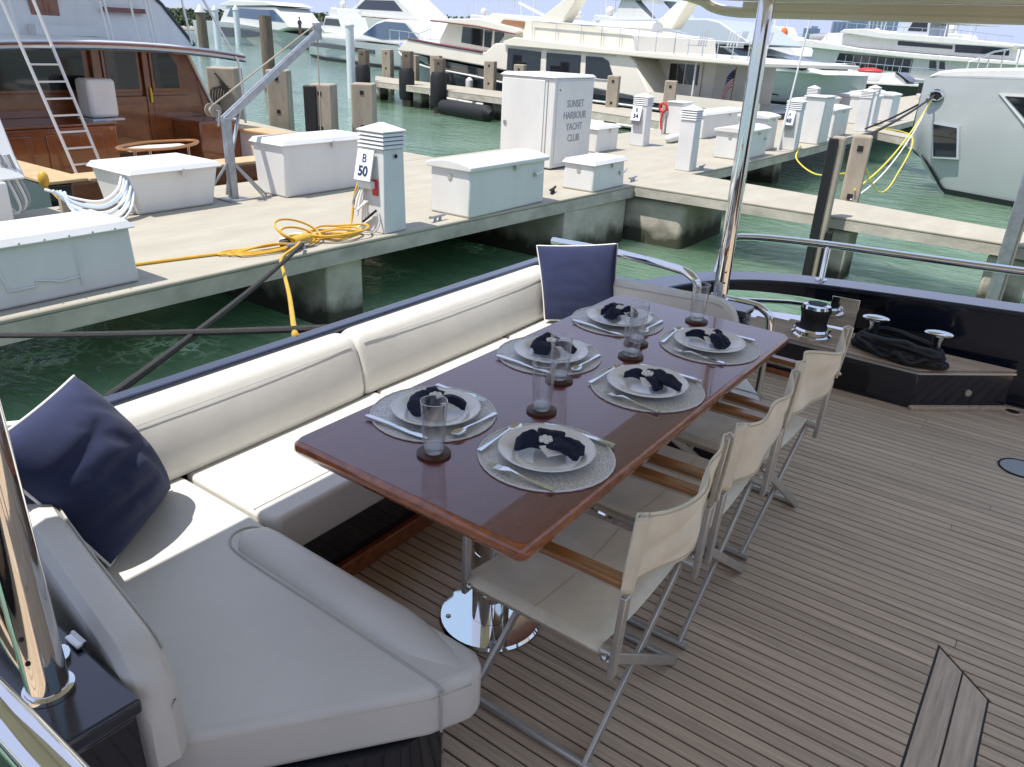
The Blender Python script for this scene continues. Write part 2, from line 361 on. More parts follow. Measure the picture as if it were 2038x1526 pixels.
def wall_path(path, off0, off1, z0f, z1f):
    P = [Vector(p) for p in path]; rings = []
    for i, p in enumerate(P):
        a = P[max(i - 1, 0)]; b = P[min(i + 1, len(P) - 1)]; t = (b - a).normalized(); n = Vector((-t.y, t.x))
        z0, z1 = z0f(p), z1f(p)
        a0 = p + n * off0; a1 = p + n * off1
        rings.append([(a0.x, a0.y, z0), (a1.x, a1.y, z0), (a1.x, a1.y, z1), (a0.x, a0.y, z1)])
    return MB().loft(rings)
bw = [Vector((p.x, p.y)) for p in smooth_path([(6, 4.92, 0), (3, 4.95, 0), (0.5, 4.94, 0), (-0.9, 4.91, 0), (-1.35, 4.84, 0), (-1.66, 4.66, 0), (-1.84, 4.40, 0), (-1.95, 4.05, 0)], 6)]
ztop = lambda p: 0.455 + max(0.0, p.x + 1.0) * 0.055 if p.x > -1.0 else 0.455 - (-1.0 - p.x) * 0.06
inopen = lambda p: -1.68 < p.x < -0.95
seg_r = [p for p in bw if p.x > -0.95]; seg_o = [p for p in bw if p.x < -0.70 and p.x > -1.75]; seg_l = [p for p in bw if p.x < -1.66]
wall_path(seg_r, 0.0, -0.15, lambda p: -0.85, ztop).build('bulwark', M_navy, yacht)
wall_path(seg_o, 0.0, -0.15, lambda p: 0.375, ztop).build('bulwark', M_navy, yacht)
wall_path(seg_o, 0.002, -0.152, lambda p: -0.85, lambda p: 0.18).build('bulwark', M_navy, yacht)
wall_path(seg_l, 0.001, -0.151, lambda p: -0.85, ztop).build('bulwark', M_navy, yacht)
wall_path(bw, 0.025, -0.17, lambda p: ztop(p) + 0.001, lambda p: ztop(p) + 0.03).build('bulwark_cap', M_cap, yacht, bevel=0.008)
fl = thing('fairlead', 'mirror polished fairlead plates in the opening of the far bulwark', 'fairlead', (-1.2, 4.9, 0.22))
MB().prism([(p.x, p.y) for p in seg_o][:] + [(p.x + 0.01, p.y + 0.19) for p in seg_o[::-1]], 0.181, 0.20).build('sill', M_chrome, fl, bevel=0.006)
MB().tube([(-0.98, 4.95, 0.33), (-1.3, 4.90, 0.315), (-1.58, 4.77, 0.30)], 0.042, 12, flat=0.3).build('roller', M_chrome, fl)
MB().prism([(-1.04, 4.868), (-0.88, 4.888), (-0.88, 4.899), (-1.04, 4.879)], 0.235, 0.425).build('end_plate', M_chrome, fl, bevel=0.004)
tag(MB().tube(smooth_path([(-1.80, 4.86, 0.36), (-1.79, 4.9, 0.50), (-1.77, 4.92, 0.62), (-1.66, 4.96, 0.665), (-1.2, 5.02, 0.69), (-0.4, 5.04, 0.715), (0.8, 5.05, 0.76), (3.0, 5.05, 0.82), (5.5, 5.05, 0.88)], 7), 0.024, 12).build('top_tube', M_chrome, None), None)
rl = thing('guard_rail', 'long curved stainless guard rail above the far navy bulwark', 'rail', (-0.4, 5.03, 0.45))
top = bpy.data.objects['top_tube']; top.parent = rl; top.matrix_parent_inverse = Matrix.Translation(-rl.location)
for x in (-1.16, 0.25, 1.8, 3.6):
    y = 5.02 if x < -1 else 5.045
    MB().tube([(x + 0.01, y - 0.05, ztop(Vector((x, 0))) + 0.02), (x, y, 0.68 + max(0, x + 1.2) * 0.035)], 0.019, 10).build('stanchion', M_chrome, rl)
    MB().lathe([(0.036, 0), (0.036, 0.012), (0.02, 0.016)], (x + 0.01, y - 0.05, ztop(Vector((x, 0))) + 0.028), 14).build('foot', M_chrome, rl)
# swim platform outboard of the transom
sp = thing('swim_platform', 'grey rounded swim platform edge behind the tall navy cushion', 'platform', (-2.8, 0.9, 0.2))
MB().prism([(-2.45, -1.2), (-3.35, -1.2), (-3.5, 0.4), (-3.42, 0.95), (-3.2, 1.25), (-2.85, 1.36), (-2.45, 1.36)], 0.12, 0.24).build('deck_pad', M_canopy, sp, bevel=0.04, seg=4)
MB().tube(smooth_path([(-3.53, 0.3, 0.18), (-3.46, 0.97, 0.18), (-3.22, 1.29, 0.18), (-2.86, 1.40, 0.18), (-2.45, 1.40, 0.18)], 6), 0.028, 8).build('rub_rail', M_white, sp)
# overhang of the upper deck
ov = thing('deck_overhang', 'cream soffit of the upper deck overhang above the aft deck', 'overhang', (1.5, 2.05, 1.95))
oe = [(0.12, 4.83), (-1.6, 4.83), (-1.86, 4.79), (-1.98, 4.70), (-2.04, 4.5), (-2.06, 3.6), (-2.06, 0.5), (-2.04, -0.4), (-1.98, -0.6), (-1.86, -0.69), (-1.6, -0.73), (0.12, -0.73)]  # forward end, out of view, cut short to let sun bounce off the deck
MB().prism(oe, 2.03, 2.19).build('slab', M_soffit, ov, bevel=0.03, seg=4)
rim = smooth_path([(0.10, 4.80, 1.972), (-1.6, 4.80, 1.972), (-1.90, 4.78, 1.975), (-2.0, 4.70, 1.995), (-2.03, 4.5, 2.03), (-2.04, 3.6, 2.05), (-2.04, 0.5, 2.05), (-2.02, -0.4, 2.03), (-1.97, -0.58, 1.995), (-1.88, -0.66, 1.975), (-1.6, -0.70, 1.972), (0.10, -0.70, 1.972)], 4)
MB().tube(rim, 0.028, 8).build('lip', M_soffit, ov)
for y in (-0.70, 4.80): MB().box((-0.87, y, 2.0), (1.96, 0.045, 0.056)).build('side_skirt', M_soffit, ov)
for y in (-0.3, 2.05, 4.4): MB().box((1.8, y, 2.07), (3.4, 0.10, 0.12)).build('beam', M_soffit, ov, bevel=0.01)
# saloon behind the photographer: white bulkhead with dark glass doors facing the aft deck
sal = thing('saloon_bulkhead', 'white saloon bulkhead with dark glass doors forward of the aft deck', 'bulkhead', (3.55, 2.05, 0))
for y0, y1 in ((-0.8, 0.3), (3.8, 4.9)): MB().box((3.56, (y0 + y1) / 2, 1.1), (0.16, y1 - y0, 2.2)).build('panel', M_white, sal, bevel=0.02)
MB().box((3.56, 2.05, 2.3), (0.2, 5.7, 0.36)).build('header', M_white, sal, bevel=0.02)
for k in range(3): MB().box((3.56, 0.9 + k * 1.15, 1.05), (0.05, 1.10, 2.05)).build('door', M_darkglass, sal)
for k in range(4): MB().box((3.54, 0.32 + k * 1.153, 1.05), (0.08, 0.05, 2.1)).build('door_post', M_chrome, sal)
MB().box((2.0, -0.86, -0.15), (8.0, 0.14, 1.4)).build('bulwark', M_navy, yacht, bevel=0.01)
MB().box((2.0, -0.86, 0.57), (8.0, 0.19, 0.03)).build('bulwark_cap', M_cap, yacht, bevel=0.008)
for i, (nm, x, y, z, lb) in enumerate((('support_pole', -1.30, 0.398, 0.62, 'thick polished stainless pole at the near corner of the sofa'), ('support_pole', -1.332, 3.72, 0.60, 'tall polished stainless pole standing behind the far end of the table'))):
    p = thing(nm, lb, 'pole', (x, y, z), group=None)
    MB().lathe([(0.036, 0.0), (0.036, 2.02 - z)], (x, y, z), 28).build('tube', M_chrome, p)
    MB().lathe([(0.044, 0), (0.044, 0.010), (0.036, 0.014)], (x, y, z + 0.001), 28).build('base_collar', M_chrome, p)
    MB().lathe([(0.045, -0.02), (0.075, -0.008), (0.075, 0.0)], (x, y, 2.028), 24).build('top_flange', M_soffit, p)
    for dz in (0.10, 0.155): MB().ball((x + 0.022, y - 0.0285, z + dz), 0.005, 8, 6).build('set_screw', M_black, p)
nl = [(-0.002, 0.0, 0.632), (-0.016, -0.012, 0.665), (-0.036, -0.026, 0.74), (-0.052, -0.038, 0.88), (-0.060, -0.044, 1.1), (-0.062, -0.046, 1.5), (-0.062, -0.046, 1.955)]
pp = [o for o in bpy.data.objects if o.name.startswith('support_pole') and o.location.y < 1][0]
MB().tube(smooth_path([(-1.30 + a, 0.398 + b, z) for a, b, z in nl], 6), 0.017, 14).build('side_tube', M_chrome, pp)
def bent_rail(nm, lb, pts, r=0.021, feet=True):
    o = thing(nm, lb, 'handrail', pts[-1]); sm = smooth_path(pts, 7)
    MB().tube(sm, r, 14).build('tube', M_chrome, o)
    MB().lathe([(r * 1.7, 0), (r * 1.7, 0.01), (r, 0.014)], (pts[-1][0], pts[-1][1], pts[-1][2] + 0.001), 16).build('foot', M_chrome, o); return o
bent_rail('gate_rail', 'bent stainless handrail on the far quarter behind the upright navy cushion', [(-2.35, 3.70, 0.73), (-1.95, 3.67, 0.745), (-1.58, 3.62, 0.745), (-1.47, 3.60, 0.735), (-1.415, 3.60, 0.69), (-1.405, 3.60, 0.60)])
bent_rail('gate_rail', 'bent stainless handrail looping down beside the near pole', [(-2.35, 0.41, 0.74), (-1.95, 0.43, 0.755), (-1.58, 0.43, 0.76), (-1.44, 0.432, 0.75), (-1.385, 0.434, 0.70), (-1.375, 0.436, 0.62)])
bent_rail('stair_rail', 'low stainless handrail between the far pole and the capstan', [(-1.42, 3.83, 0.575), (-1.22, 3.85, 0.575), (-1.14, 3.86, 0.555), (-1.10, 3.865, 0.49), (-1.095, 3.865, 0.25), (-1.095, 3.865, 0.0)], 0.02)
bent_rail('stair_rail', 'stainless rail tube crossing the bottom left corner', [(-1.9, 0.205, 1.01), (-1.2, 0.21, 1.005), (-0.6, 0.213, 1.0), (-0.42, 0.214, 0.96), (-0.38, 0.214, 0.85), (-0.38, 0.214, 0.0)], 0.026)
hg = thing('hinge', 'small stainless hinge at the foot of the near sofa back', 'hinge', (-1.38, 0.487, 0.61))
MB().box((-1.38, 0.487, 0.628), (0.05, 0.018, 0.010)).build('leaf', M_steel, hg, bevel=0.003)
MB().tube([(-1.405, 0.495, 0.632), (-1.355, 0.495, 0.632)], 0.005, 8).build('pin', M_steel, hg)

# ------------------------------------------------------------------ mooring platform, capstan, bollards
plat = thing('mooring_platform', 'low navy mooring platform with teak top and angled end', 'platform', (-0.8, 4.65, 0))
pl = [(-1.72, 4.46), (-0.43, 4.46), (-0.005, 4.83), (-0.03, 4.89), (-1.2, 4.86), (-1.72, 4.62)]
MB().prism(pl, 0.0, 0.205).build('box', M_navy, plat, bevel=0.006)
MB().prism([(-1.72, 4.455), (-0.425, 4.455), (0.004, 4.828), (-0.03, 4.87), (-1.72, 4.6)], 0.206, 0.216).build('edge_trim', M_alu, plat)
for k in range(8):
    y0 = 4.475 + k * 0.048; y1 = y0 + 0.043
    if y1 > 4.86: break
    xr0 = -0.45 + (y0 - 4.46) * 1.14; xr1 = -0.45 + (y1 - 4.46) * 1.14; xl = -1.70 + max(0, y1 - 4.62) * 1.9
    MB().prism([(xl, y0), (xr0, y0), (xr1, y1), (xl, y1)], 0.217, 0.228).build('plank', M_teak, plat, bevel=0.001, seg=1)
MB().box((-0.83, 4.457, 0.095), (0.33, 0.012, 0.15)).build('recess_panel', M_navyd, plat, bevel=0.004)  # flat panel; the socket recess is only suggested by near-black colour
MB().ball((-0.82, 4.445, 0.10), (0.013, 0.008, 0.013), 10, 8).build('knob', M_chrome, plat)
MB().lathe([(0.0, 0.012), (0.018, 0.012), (0.02, 0.0)], (-0.19, 4.665, 0.10), 16, axis=(0.655, -0.755, 0)).build('socket', M_alu, plat)
MB().box((-1.34, 4.445, 0.016), (0.74, 0.022, 0.03)).build('skirting', M_mahe, plat, bevel=0.004)
MB().box((-0.215, 4.625, 0.012), (0.56, 0.03, 0.024), rz=R(41)).build('kick_board', M_teakb, plat, bevel=0.004)
cp = thing('capstan', 'black topped warping capstan on the mooring platform', 'capstan', (-1.05, 4.60, 0.228))
cx, cy = -1.055, 4.60
MB().lathe([(0.115, 0), (0.115, 0.02), (0.10, 0.03), (0.10, 0.045), (0.108, 0.05), (0.10, 0.062)], (cx, cy, 0.229), 30).build('base_ring', M_chrome, cp)
MB().lathe([(0.085, 0.062), (0.075, 0.085), (0.078, 0.13), (0.088, 0.165), (0.085, 0.18)], (cx, cy, 0.229), 30).build('drum', M_black, cp)
MB().lathe([(0.082, 0.18), (0.078, 0.198), (0.058, 0.203)], (cx, cy, 0.229), 30).build('top_ring', M_chrome, cp)
MB().lathe([(0.0, 0.206), (0.05, 0.205), (0.057, 0.202)], (cx, cy, 0.229), 24).build('cover', M_black, cp)
def bollard(x, y, rz, lb):
    o = thing('bollard', lb, 'bollard', (x, y, 0.228), rz)
    MB().lathe([(0.035, 0), (0.028, 0.02), (0.024, 0.13), (0.034, 0.165)], (0, 0, 0.0), 18).build('post', M_chrome, o, world=False)
    MB().ball((0, 0, 0.178), (0.075, 0.034, 0.019), 20, 10).build('cap', M_chrome, o, world=False); return o
bollard(-0.735, 4.66, R(12), 'chrome capped bollard nearer the capstan')
bollard(-0.40, 4.62, R(12), 'chrome capped bollard nearer the angled platform end')
rc = thing('rope_coil', 'heap of black mooring rope wound round both chrome bollards', 'rope', (-0.57, 4.62, 0.228))
rr = random.Random(5)
for j in range(7):
    pts = []; z = 0.243 + 0.014 * j; a = 0.25 - 0.006 * j; b = 0.085 + 0.005 * (j % 3)
    for k in range(18):
        th = 2 * math.pi * k / 18
        x = -0.575 + a * math.cos(th) + rr.uniform(-.012, .012); y = 4.60 + b * math.sin(th) - 0.08 * math.cos(th) * 0.5 + rr.uniform(-.012, .012)
        pts.append((x, y, z - 0.05 * math.cos(2 * th) * 0.4 * (j / 9) + rr.uniform(-.006, .006)))
    MB().tube(smooth_path(pts, 3, True), 0.017, 7, closed=True).build('turn', M_black, rc)
for j in range(5):
    pts = []; cx0 = -0.60 + rr.uniform(-.1, .14); cy0 = 4.56 + rr.uniform(-.03, .03)
    for k in range(10):
        th = 2 * math.pi * k / 10; pts.append((cx0 + rr.uniform(.08, .14) * math.cos(th), cy0 + rr.uniform(.04, .075) * math.sin(th), 0.25 + rr.uniform(0, .06)))
    MB().tube(smooth_path(pts, 4, True), 0.016, 7, closed=True).build('turn', M_black, rc)

# ------------------------------------------------------------------ sofa
sofa = thing('corner_sofa', 'white vinyl built-in corner sofa along the transom', 'sofa', (-1.8, 2.05, 0))
YC = 2.055
def mir(poly, far): return [(x, 2 * YC - y) for x, y in poly] if far else poly
for far in (0, 1):
    MB().prism(mir([(-2.27, 0.50), (-1.20, 0.50), (-0.91, 0.92), (-0.885, 1.04), (-0.93, 1.10), (-1.74, 1.10), (-2.27, 1.10)], far), 0.0, 0.268).build('base', M_navy, sofa)
MB().box((-2.005, YC, 0.134), (0.53, 1.9, 0.268)).build('base', M_navy, sofa)
MB().box((-1.725, YC, 0.035), (0.03, 1.88, 0.07)).build('skirting', M_mahe, sofa, bevel=0.004)
MB().box((-1.52, 1.115, 0.02), (0.42, 0.03, 0.04)).build('skirting', M_teakb, sofa, bevel=0.004)
for far in (0, 1):
    pol = mir([(-2.13, 0.52), (-1.27, 0.495), (-1.235, 0.515), (-0.875, 0.985), (-0.828, 1.085), (-0.835, 1.13), (-0.875, 1.155), (-1.70, 1.165), (-1.78, 1.172), (-2.13, 1.172)], far)
    MB().prism(pol, 0.27, 0.42).build('seat_cushion', M_vinyl, sofa, bevel=0.028, seg=5)
    # raised knee roll along the inner edge
    n = 26; rings = []
    for i in range(n + 1):
        u = i / n; x = -1.705 + u * (0.835)
        k = min(1.0, math.sin(min(1.0, u / 0.10) * math.pi / 2) + 0.02) if u < 0.10 else 1.0
        k2 = 1.0 if u < 0.72 else (0.5 + 0.5 * math.cos((u - 0.72) / 0.28 * math.pi)) * 0.98 + 0.02
        w = 0.068 * k * (0.6 + 0.4 * k2); yc = 1.096 - 0.01 * u; h = 0.037 * k * k2
        ring = []
        for q in range(14):
            a = math.pi * 2 * q / 14; yy = yc + w * math.cos(a); zz = 0.405 + (h + 0.015) * math.sin(a)
            ring.append((x, 2 * YC - yy if far else yy, zz))
        rings.append(ring)
    MB().loft(rings).build('knee_roll', M_vinyl, sofa)
    sp_ = [(-1.60, 1.150, 0.4215), (-1.69, 1.135, 0.4215), (-1.715, 1.09, 0.4215), (-1.69, 1.045, 0.4215), (-1.60, 1.022, 0.4215), (-1.25, 1.015, 0.4215), (-0.885, 1.008, 0.4205), (-0.862, 1.006, 0.405), (-0.857, 1.005, 0.37), (-0.857, 1.005, 0.29)]
    sp_ = [(x, 2 * YC - y if far else y, z) for x, y, z in sp_]
    MB().tube(smooth_path(sp_, 5), 0.0035, 6).build('seam', M_seam, sofa)
    sp_ = [(-1.24, 0.511, 0.392), (-0.872, 0.99, 0.392), (-0.828, 1.08, 0.392)]
    MB().tube([(x - 0.002, 2 * YC - y if far else y, z) for x, y, z in sp_], 0.0028, 6).build('seam', M_seam, sofa)
    # wing back, tapering to a rounded nose
    path = smooth_path([(-2.13, 0.76, 0), (-2.03, 0.69, 0), (-1.85, 0.645, 0), (-1.6, 0.60, 0), (-1.35, 0.56, 0), (-1.24, 0.542, 0), (-1.165, 0.528, 0)], 5); rings = []
    for i, p in enumerate(path):
        u = i / (len(path) - 1); zt = 0.665 - max(0.0, (u - 0.72) / 0.28) ** 2.2 * 0.11; th = 0.047 if u < 0.95 else 0.040
        d = Vector((path[min(i + 1, len(path) - 1)].x - path[max(i - 1, 0)].x, path[min(i + 1, len(path) - 1)].y - path[max(i - 1, 0)].y)).normalized(); nn = Vector((-d.y, d.x))
        e_ = 1 - max(0, (u - 0.9) / 0.1) ** 2 * 0.45; th *= e_; sec = [(-th, 0.405), (th, 0.405), (th * 1.05, 0.55), (th * 0.95, zt - 0.03), (th * 0.6, zt - 0.007), (0.0, zt), (-th * 0.6, zt - 0.007), (-th * 0.95, zt - 0.03), (-th, zt - 0.1)]
        rings.append([(p.x + nn.x * o, (2 * YC - (p.y + nn.y * o)) if far else p.y + nn.y * o, z) for o, z in sec])
    MB().loft(rings).build('wing_back', M_vinyl, sofa, bevel=0.012, seg=3)
    wp = []
    for i, p in enumerate(path):
        u = i / (len(path) - 1); zt = 0.665 - max(0.0, (u - 0.72) / 0.28) ** 2.2 * 0.11
        wp.append((p.x + 0.006, (2 * YC - p.y - 0.044) if far else p.y + 0.044, zt - 0.024))
    MB().tube(wp[:-5], 0.0028, 6).build('seam', M_seam, sofa)
for a, b in ((1.184, 2.05), (2.056, 2.926)):
    MB().prism([(-2.13, a), (-1.70, a), (-1.675, a + 0.02), (-1.675, b - 0.02), (-1.70, b), (-2.13, b)], 0.27, 0.42).build('seat_cushion', M_vinyl, sofa, bevel=0.03, seg=5)
MB().tube([(-1.775, 1.19, 0.4205), (-1.775, 2.92, 0.4205)], 0.003, 6).build('seam', M_seam, sofa)
def back_cush(y0, y1):
    rings = []; L_ = y1 - y0
    sec = [(-2.268, 0.41), (-2.135, 0.412), (-2.116, 0.425), (-2.112, 0.46), (-2.122, 0.53), (-2.143, 0.60), (-2.152, 0.628), (-2.162, 0.645), (-2.178, 0.659), (-2.2, 0.669), (-2.225, 0.672), (-2.25, 0.668), (-2.266, 0.655)]
    cx_, cz_ = -2.19, 0.54
    for y, k in [(0, 0.90), (0.006, 0.945), (0.018, 0.978), (0.035, 0.994), (0.06, 1.0)] + [(0.06 + (L_ - 0.12) * q / 14, 1.0) for q in range(1, 14)] + [(L_ - 0.06, 1.0), (L_ - 0.035, 0.994), (L_ - 0.018, 0.978), (L_ - 0.006, 0.945), (L_, 0.90)]:
        bu = 0.010 * math.sin(math.pi * y / L_) + 0.002 * noise.noise(Vector((y * 5, y0, 0)))
        rings.append([(max(-2.27, cx_ + (x - cx_) * k + (bu if x > -2.15 and z < .64 else 0)), y0 + y, 0.41 + (z - 0.41) * (1 - (1 - k) * 0.6)) for x, z in sec])
    MB().loft(rings).build('back_cushion', M_vinyl, sofa, smooth=60)
    for dz, dx in ((0.0, 0.0),):
        MB().tube([(-2.1525 + dx + 0.010 * math.sin(math.pi * q / 20) * 0.7, y0 + 0.03 + (L_ - 0.06) * q / 20, 0.632 + dz) for q in range(21)], 0.0014, 6).build('seam', M_seam, sofa)
back_cush(0.66, 1.985); back_cush(1.995, 3.42)

# ------------------------------------------------------------------ cushions
CREASE = [(-0.1, 0.62, 0.80, 0.80, 0.075, 0.020), (-0.1, 0.46, 0.95, 0.50, 0.07, 0.022), (-0.1, 0.30, 0.85, 0.24, 0.06, 0.020), (0.0, 0.16, 0.80, 0.06, 0.06, 0.018), (0.35, 0.95, 0.75, 0.35, 0.08, 0.014), (0.60, 0.62, 0.85, 0.05, 0.08, 0.014), (0.15, 0.70, 0.45, 0.05, 0.07, 0.012), (0.55, 1.0, 0.95, 0.6, 0.08, 0.010)]
def pillow(lb, BL, BR, TR, TL, puff, seed, wr):
    o = thing('throw_pillow', lb, 'pillow', [(a + b) / 2 for a, b in zip(BL, BR)])
    BL, BR, TR, TL = map(Vector, (BL, BR, TR, TL)); nrm = (BR - BL).cross(TL - BL).normalized()
    def pos(u, v, side):
        cu, cv = 2 * u - 1, 2 * v - 1
        pin = 0.035
        uu = 0.5 + 0.5 * cu * (1 - pin * (1 - cv * cv)); vv = 0.5 + 0.5 * cv * (1 - pin * (1 - cu * cu))
        p = BL * (1 - uu) * (1 - vv) + BR * uu * (1 - vv) + TR * uu * vv + TL * (1 - uu) * vv
        t = max(0, (1 - cu * cu)) ** 0.45 * max(0, (1 - cv * cv)) ** 0.45 * puff
        q = Vector((u * 2.0 + seed, v * 2.0, side)); w = noise.noise(q) * 0.014 + noise.noise(q * 3.1) * 0.004
        fold = 0.0; lo = hi = 0.0
        for (ua, va, ub, vb_, sg, dp) in CREASE:
            du, dv = ub - ua, vb_ - va; ll = du * du + dv * dv; tt = max(0, min(1, ((u - ua) * du + (v - va) * dv) / ll))
            d = math.hypot(u - ua - du * tt, v - va - dv * tt) + 0.012 * noise.noise(Vector((u * 4, v * 4, seed)))
            e = (d / sg) ** 2; fv = -dp * math.sin(math.pi * tt) ** 1.5 * (1 - 0.9 * e) * math.exp(-e); lo = min(lo, fv); hi = max(hi, fv)
        fold = lo * 0.8 + hi
        return p + nrm * side * (t + (w + fold * wr) * min(1, t / puff * 2) * wr)
    mb = MB(); n = 56
    mb.grid(lambda u, v: pos(u, v, 1), n, n); mb.grid(lambda u, v: pos(1 - u, v, -1), n, n)
    mb.build('cover', M_pillow, o, smooth=70)
    edge = [pos(u / 24, 0, 1) for u in range(24)] + [pos(1, u / 24, 1) for u in range(24)] + [pos(1 - u / 24, 1, 1) for u in range(24)] + [pos(0, 1 - u / 24, 1) for u in range(24)]
    MB().tube(edge, 0.0042, 8, closed=True).build('piping', M_piping, o); return o
pillow('crumpled navy cushion with white piping in the near sofa corner', (-1.83, 0.77, 0.43), (-2.06, 1.09, 0.43), (-2.145, 0.91, 0.85), (-1.90, 0.56, 0.84), 0.125, 2.0, 0.85)
pillow('smooth upright navy cushion in the far sofa corner', (-2.07, 3.23, 0.44), (-1.76, 3.42, 0.44), (-1.83, 3.50, 0.84), (-2.18, 3.28, 0.805), 0.075, 9.0, 0.35)
# ------------------------------------------------------------------ dining table
table = thing('dining_table', 'long varnished mahogany dining table on chrome pedestals', 'table', (-1.18, 2.13, 0))
TX0, TX1, TY0, TY1 = -1.58, -0.778, 1.194, 3.067
def rr_poly(x0, x1, y0, y1, r, n=4):
    out = []
    for cx, cy, a in ((x1 - r, y1 - r, 0), (x0 + r, y1 - r, 90), (x0 + r, y0 + r, 180), (x1 - r, y0 + r, 270)):
        for k in range(n + 1):
            th = R(a + 90 * k / n); out.append((cx + r * math.cos(th), cy + r * math.sin(th)))
    return out
def ringz(off, z, r=0.025): return [(x, y, z) for x, y in rr_poly(TX0 + off, TX1 - off, TY0 + off, TY1 - off, r)]
MB().loft([ringz(0.012, 0.7265), ringz(0.012, 0.73)]).build('top', M_mah, table)
MB().loft([ringz(0.03, 0.672), ringz(0.012, 0.680), ringz(0.0, 0.700), ringz(0.002, 0.718), ringz(0.0125, 0.7295)]).build('edge', M_mahe, table, smooth=50)
for y in (1.66, 2.6):
    x = -1.205
    MB().lathe([(0.0, 0.014), (0.165, 0.012), (0.172, 0.004), (0.172, 0.0)], (x, y, 0.001), 40).build('base_plate', M_chrome, table)
    MB().lathe([(0.062, 0.0), (0.062, 0.26), (0.060, 0.262), (0.060, 0.266), (0.062, 0.268), (0.062, 0.655)], (x, y, 0.015), 28).build('pedestal', M_chrome, table)
    MB().box((x, y, 0.662), (0.34, 0.3, 0.02)).build('bracket', M_steel, table)
    for q in range(4):
        a = R(45 + 90 * q); MB().ball((x + 0.14 * math.cos(a), y + 0.14 * math.sin(a), 0.0145), (0.009, 0.009, 0.004), 8, 6).build('bolt', M_steel, table)

# ------------------------------------------------------------------ place settings (each piece is a thing of its own)
def blob_lobe(mb, a, b, w0, w1, h, twist, seed, n=12):
    a = Vector(a); b = Vector(b); d = (b - a); sd = Vector((-d.y, d.x, 0)).normalized(); rings = []
    for i in range(n + 1):
        u = i / n; c = a + d * u + Vector((0, 0, h * math.sin(math.pi * min(1, u * 1.05)) * 0.35))
        w = (w0 + (w1 - w0) * (u ** 0.65)) * (1.0 if u < 0.9 else 1 - (u - 0.9) * 3.0); hh = h * (0.75 + 0.4 * math.sin(u * math.pi)) * (1 if u < .9 else 0.8)
        ring = []
        for k in range(12):
            th = 2 * math.pi * k / 12 + twist * u
            rad = 1 + 0.28 * math.sin(3 * th + seed + u * 2) + 0.15 * noise.noise(Vector((seed, u * 4, k * 0.7)))
            ring.append(c + sd * (w * math.cos(th) * rad) + Vector((0, 0, max(-h * 0.3, hh * 0.55 * math.sin(th) * rad))))
        rings.append(ring)
    mb.loft(rings)
def napkin(o, var, sd=0):
    z = 0.026; nr = random.Random(var * 10 + sd)
    body = MB()
    ls = [((-0.005, 0.0), (-0.05, 0.062), .016, .036), ((0.0, 0.005), (0.05, 0.075), .015, .034), ((0, 0), (-0.085, -0.02), .014, .032), ((0.005, -0.005), (0.045, -0.072), .014, .030)]
    if var == 1: ls = [((0, 0), (-0.075, 0.03), .016, .036), ((0, 0), (-0.03, -0.085), .015, .028), ((0, .005), (0.02, 0.10), .015, .026), ((0, 0), (0.06, 0.075), .012, .022)]
    for i, (a, b, w0, w1) in enumerate(ls):
        g = nr.uniform(0.82, 1.12); blob_lobe(body, (a[0], a[1], z), (b[0] * g + nr.uniform(-.012, .012), b[1] * g + nr.uniform(-.012, .012), z - 0.004), w0 * nr.uniform(.85, 1.15), w1 * nr.uniform(0.8, 1.15), 0.030 * nr.uniform(.85, 1.25), 0.9 * (-1) ** i + nr.uniform(-.5, .5), i * 2.1 + var * 5 + sd * 1.3)
    body.build('cloth', M_napkin, o, world=False, smooth=60)
    lin = MB(); lin.add([(-0.012, -0.035, z + .012), (0.014, -0.040, z + .010), (0.030, -0.072, z - .004), (0.008, -0.070, z - .002), (-0.012, -0.035, z + .009), (0.014, -0.040, z + .007), (0.030, -0.072, z - .007), (0.008, -0.070, z - .005)], [(0, 1, 2, 3), (7, 6, 5, 4), (0, 4, 5, 1), (1, 5, 6, 2), (2, 6, 7, 3), (3, 7, 4, 0)]) if var == 0 else lin.add([(0.012, 0.01, z + .012), (0.02, -0.02, z + .012), (0.05, 0.0, z - .002), (0.04, 0.04, z), (0.012, 0.01, z + .009), (0.02, -0.02, z + .009), (0.05, 0.0, z - .006), (0.04, 0.04, z - .004)], [(0, 1, 2, 3), (7, 6, 5, 4), (0, 4, 5, 1), (1, 5, 6, 2), (2, 6, 7, 3), (3, 7, 4, 0)])
    lin.build('label_tag', M_piping, o, world=False)
    fl = MB()
    for k in range(6):
        a = 2 * math.pi * k / 6
        fl.ball((0.013 * math.cos(a), 0.013 * math.sin(a), z + 0.022), (0.0085, 0.0085, 0.006), 8, 6)
    fl.ball((0, 0, z + 0.026), (0.008, 0.008, 0.007), 8, 6); fl.build('ring_flower', M_piping, o, world=False)
    MB().tube([(0.017 * math.cos(2 * math.pi * k / 14), 0.006, z + 0.003 + 0.017 * math.sin(2 * math.pi * k / 14)) for k in range(14)], 0.004, 6, closed=True).build('ring', M_piping, o, world=False)
def knife_mb():
    mb = MB(); hd = [(0.0, 0.0), (0.0, 0.0)]
    mb.loft([[(x, y * w, z * h + 0.006) for y, z in ((-1, -1), (1, -1), (1, 1), (-1, 1))] for x, w, h in ((-0.115, 0.006, .003), (-0.10, 0.0085, .004), (-0.06, 0.0078, .004), (-0.005, 0.006, .003), (0.0, 0.0055, .0014), (0.05, 0.0095, .0010), (0.09, 0.009, .0008), (0.115, 0.003, .0006))]); return mb
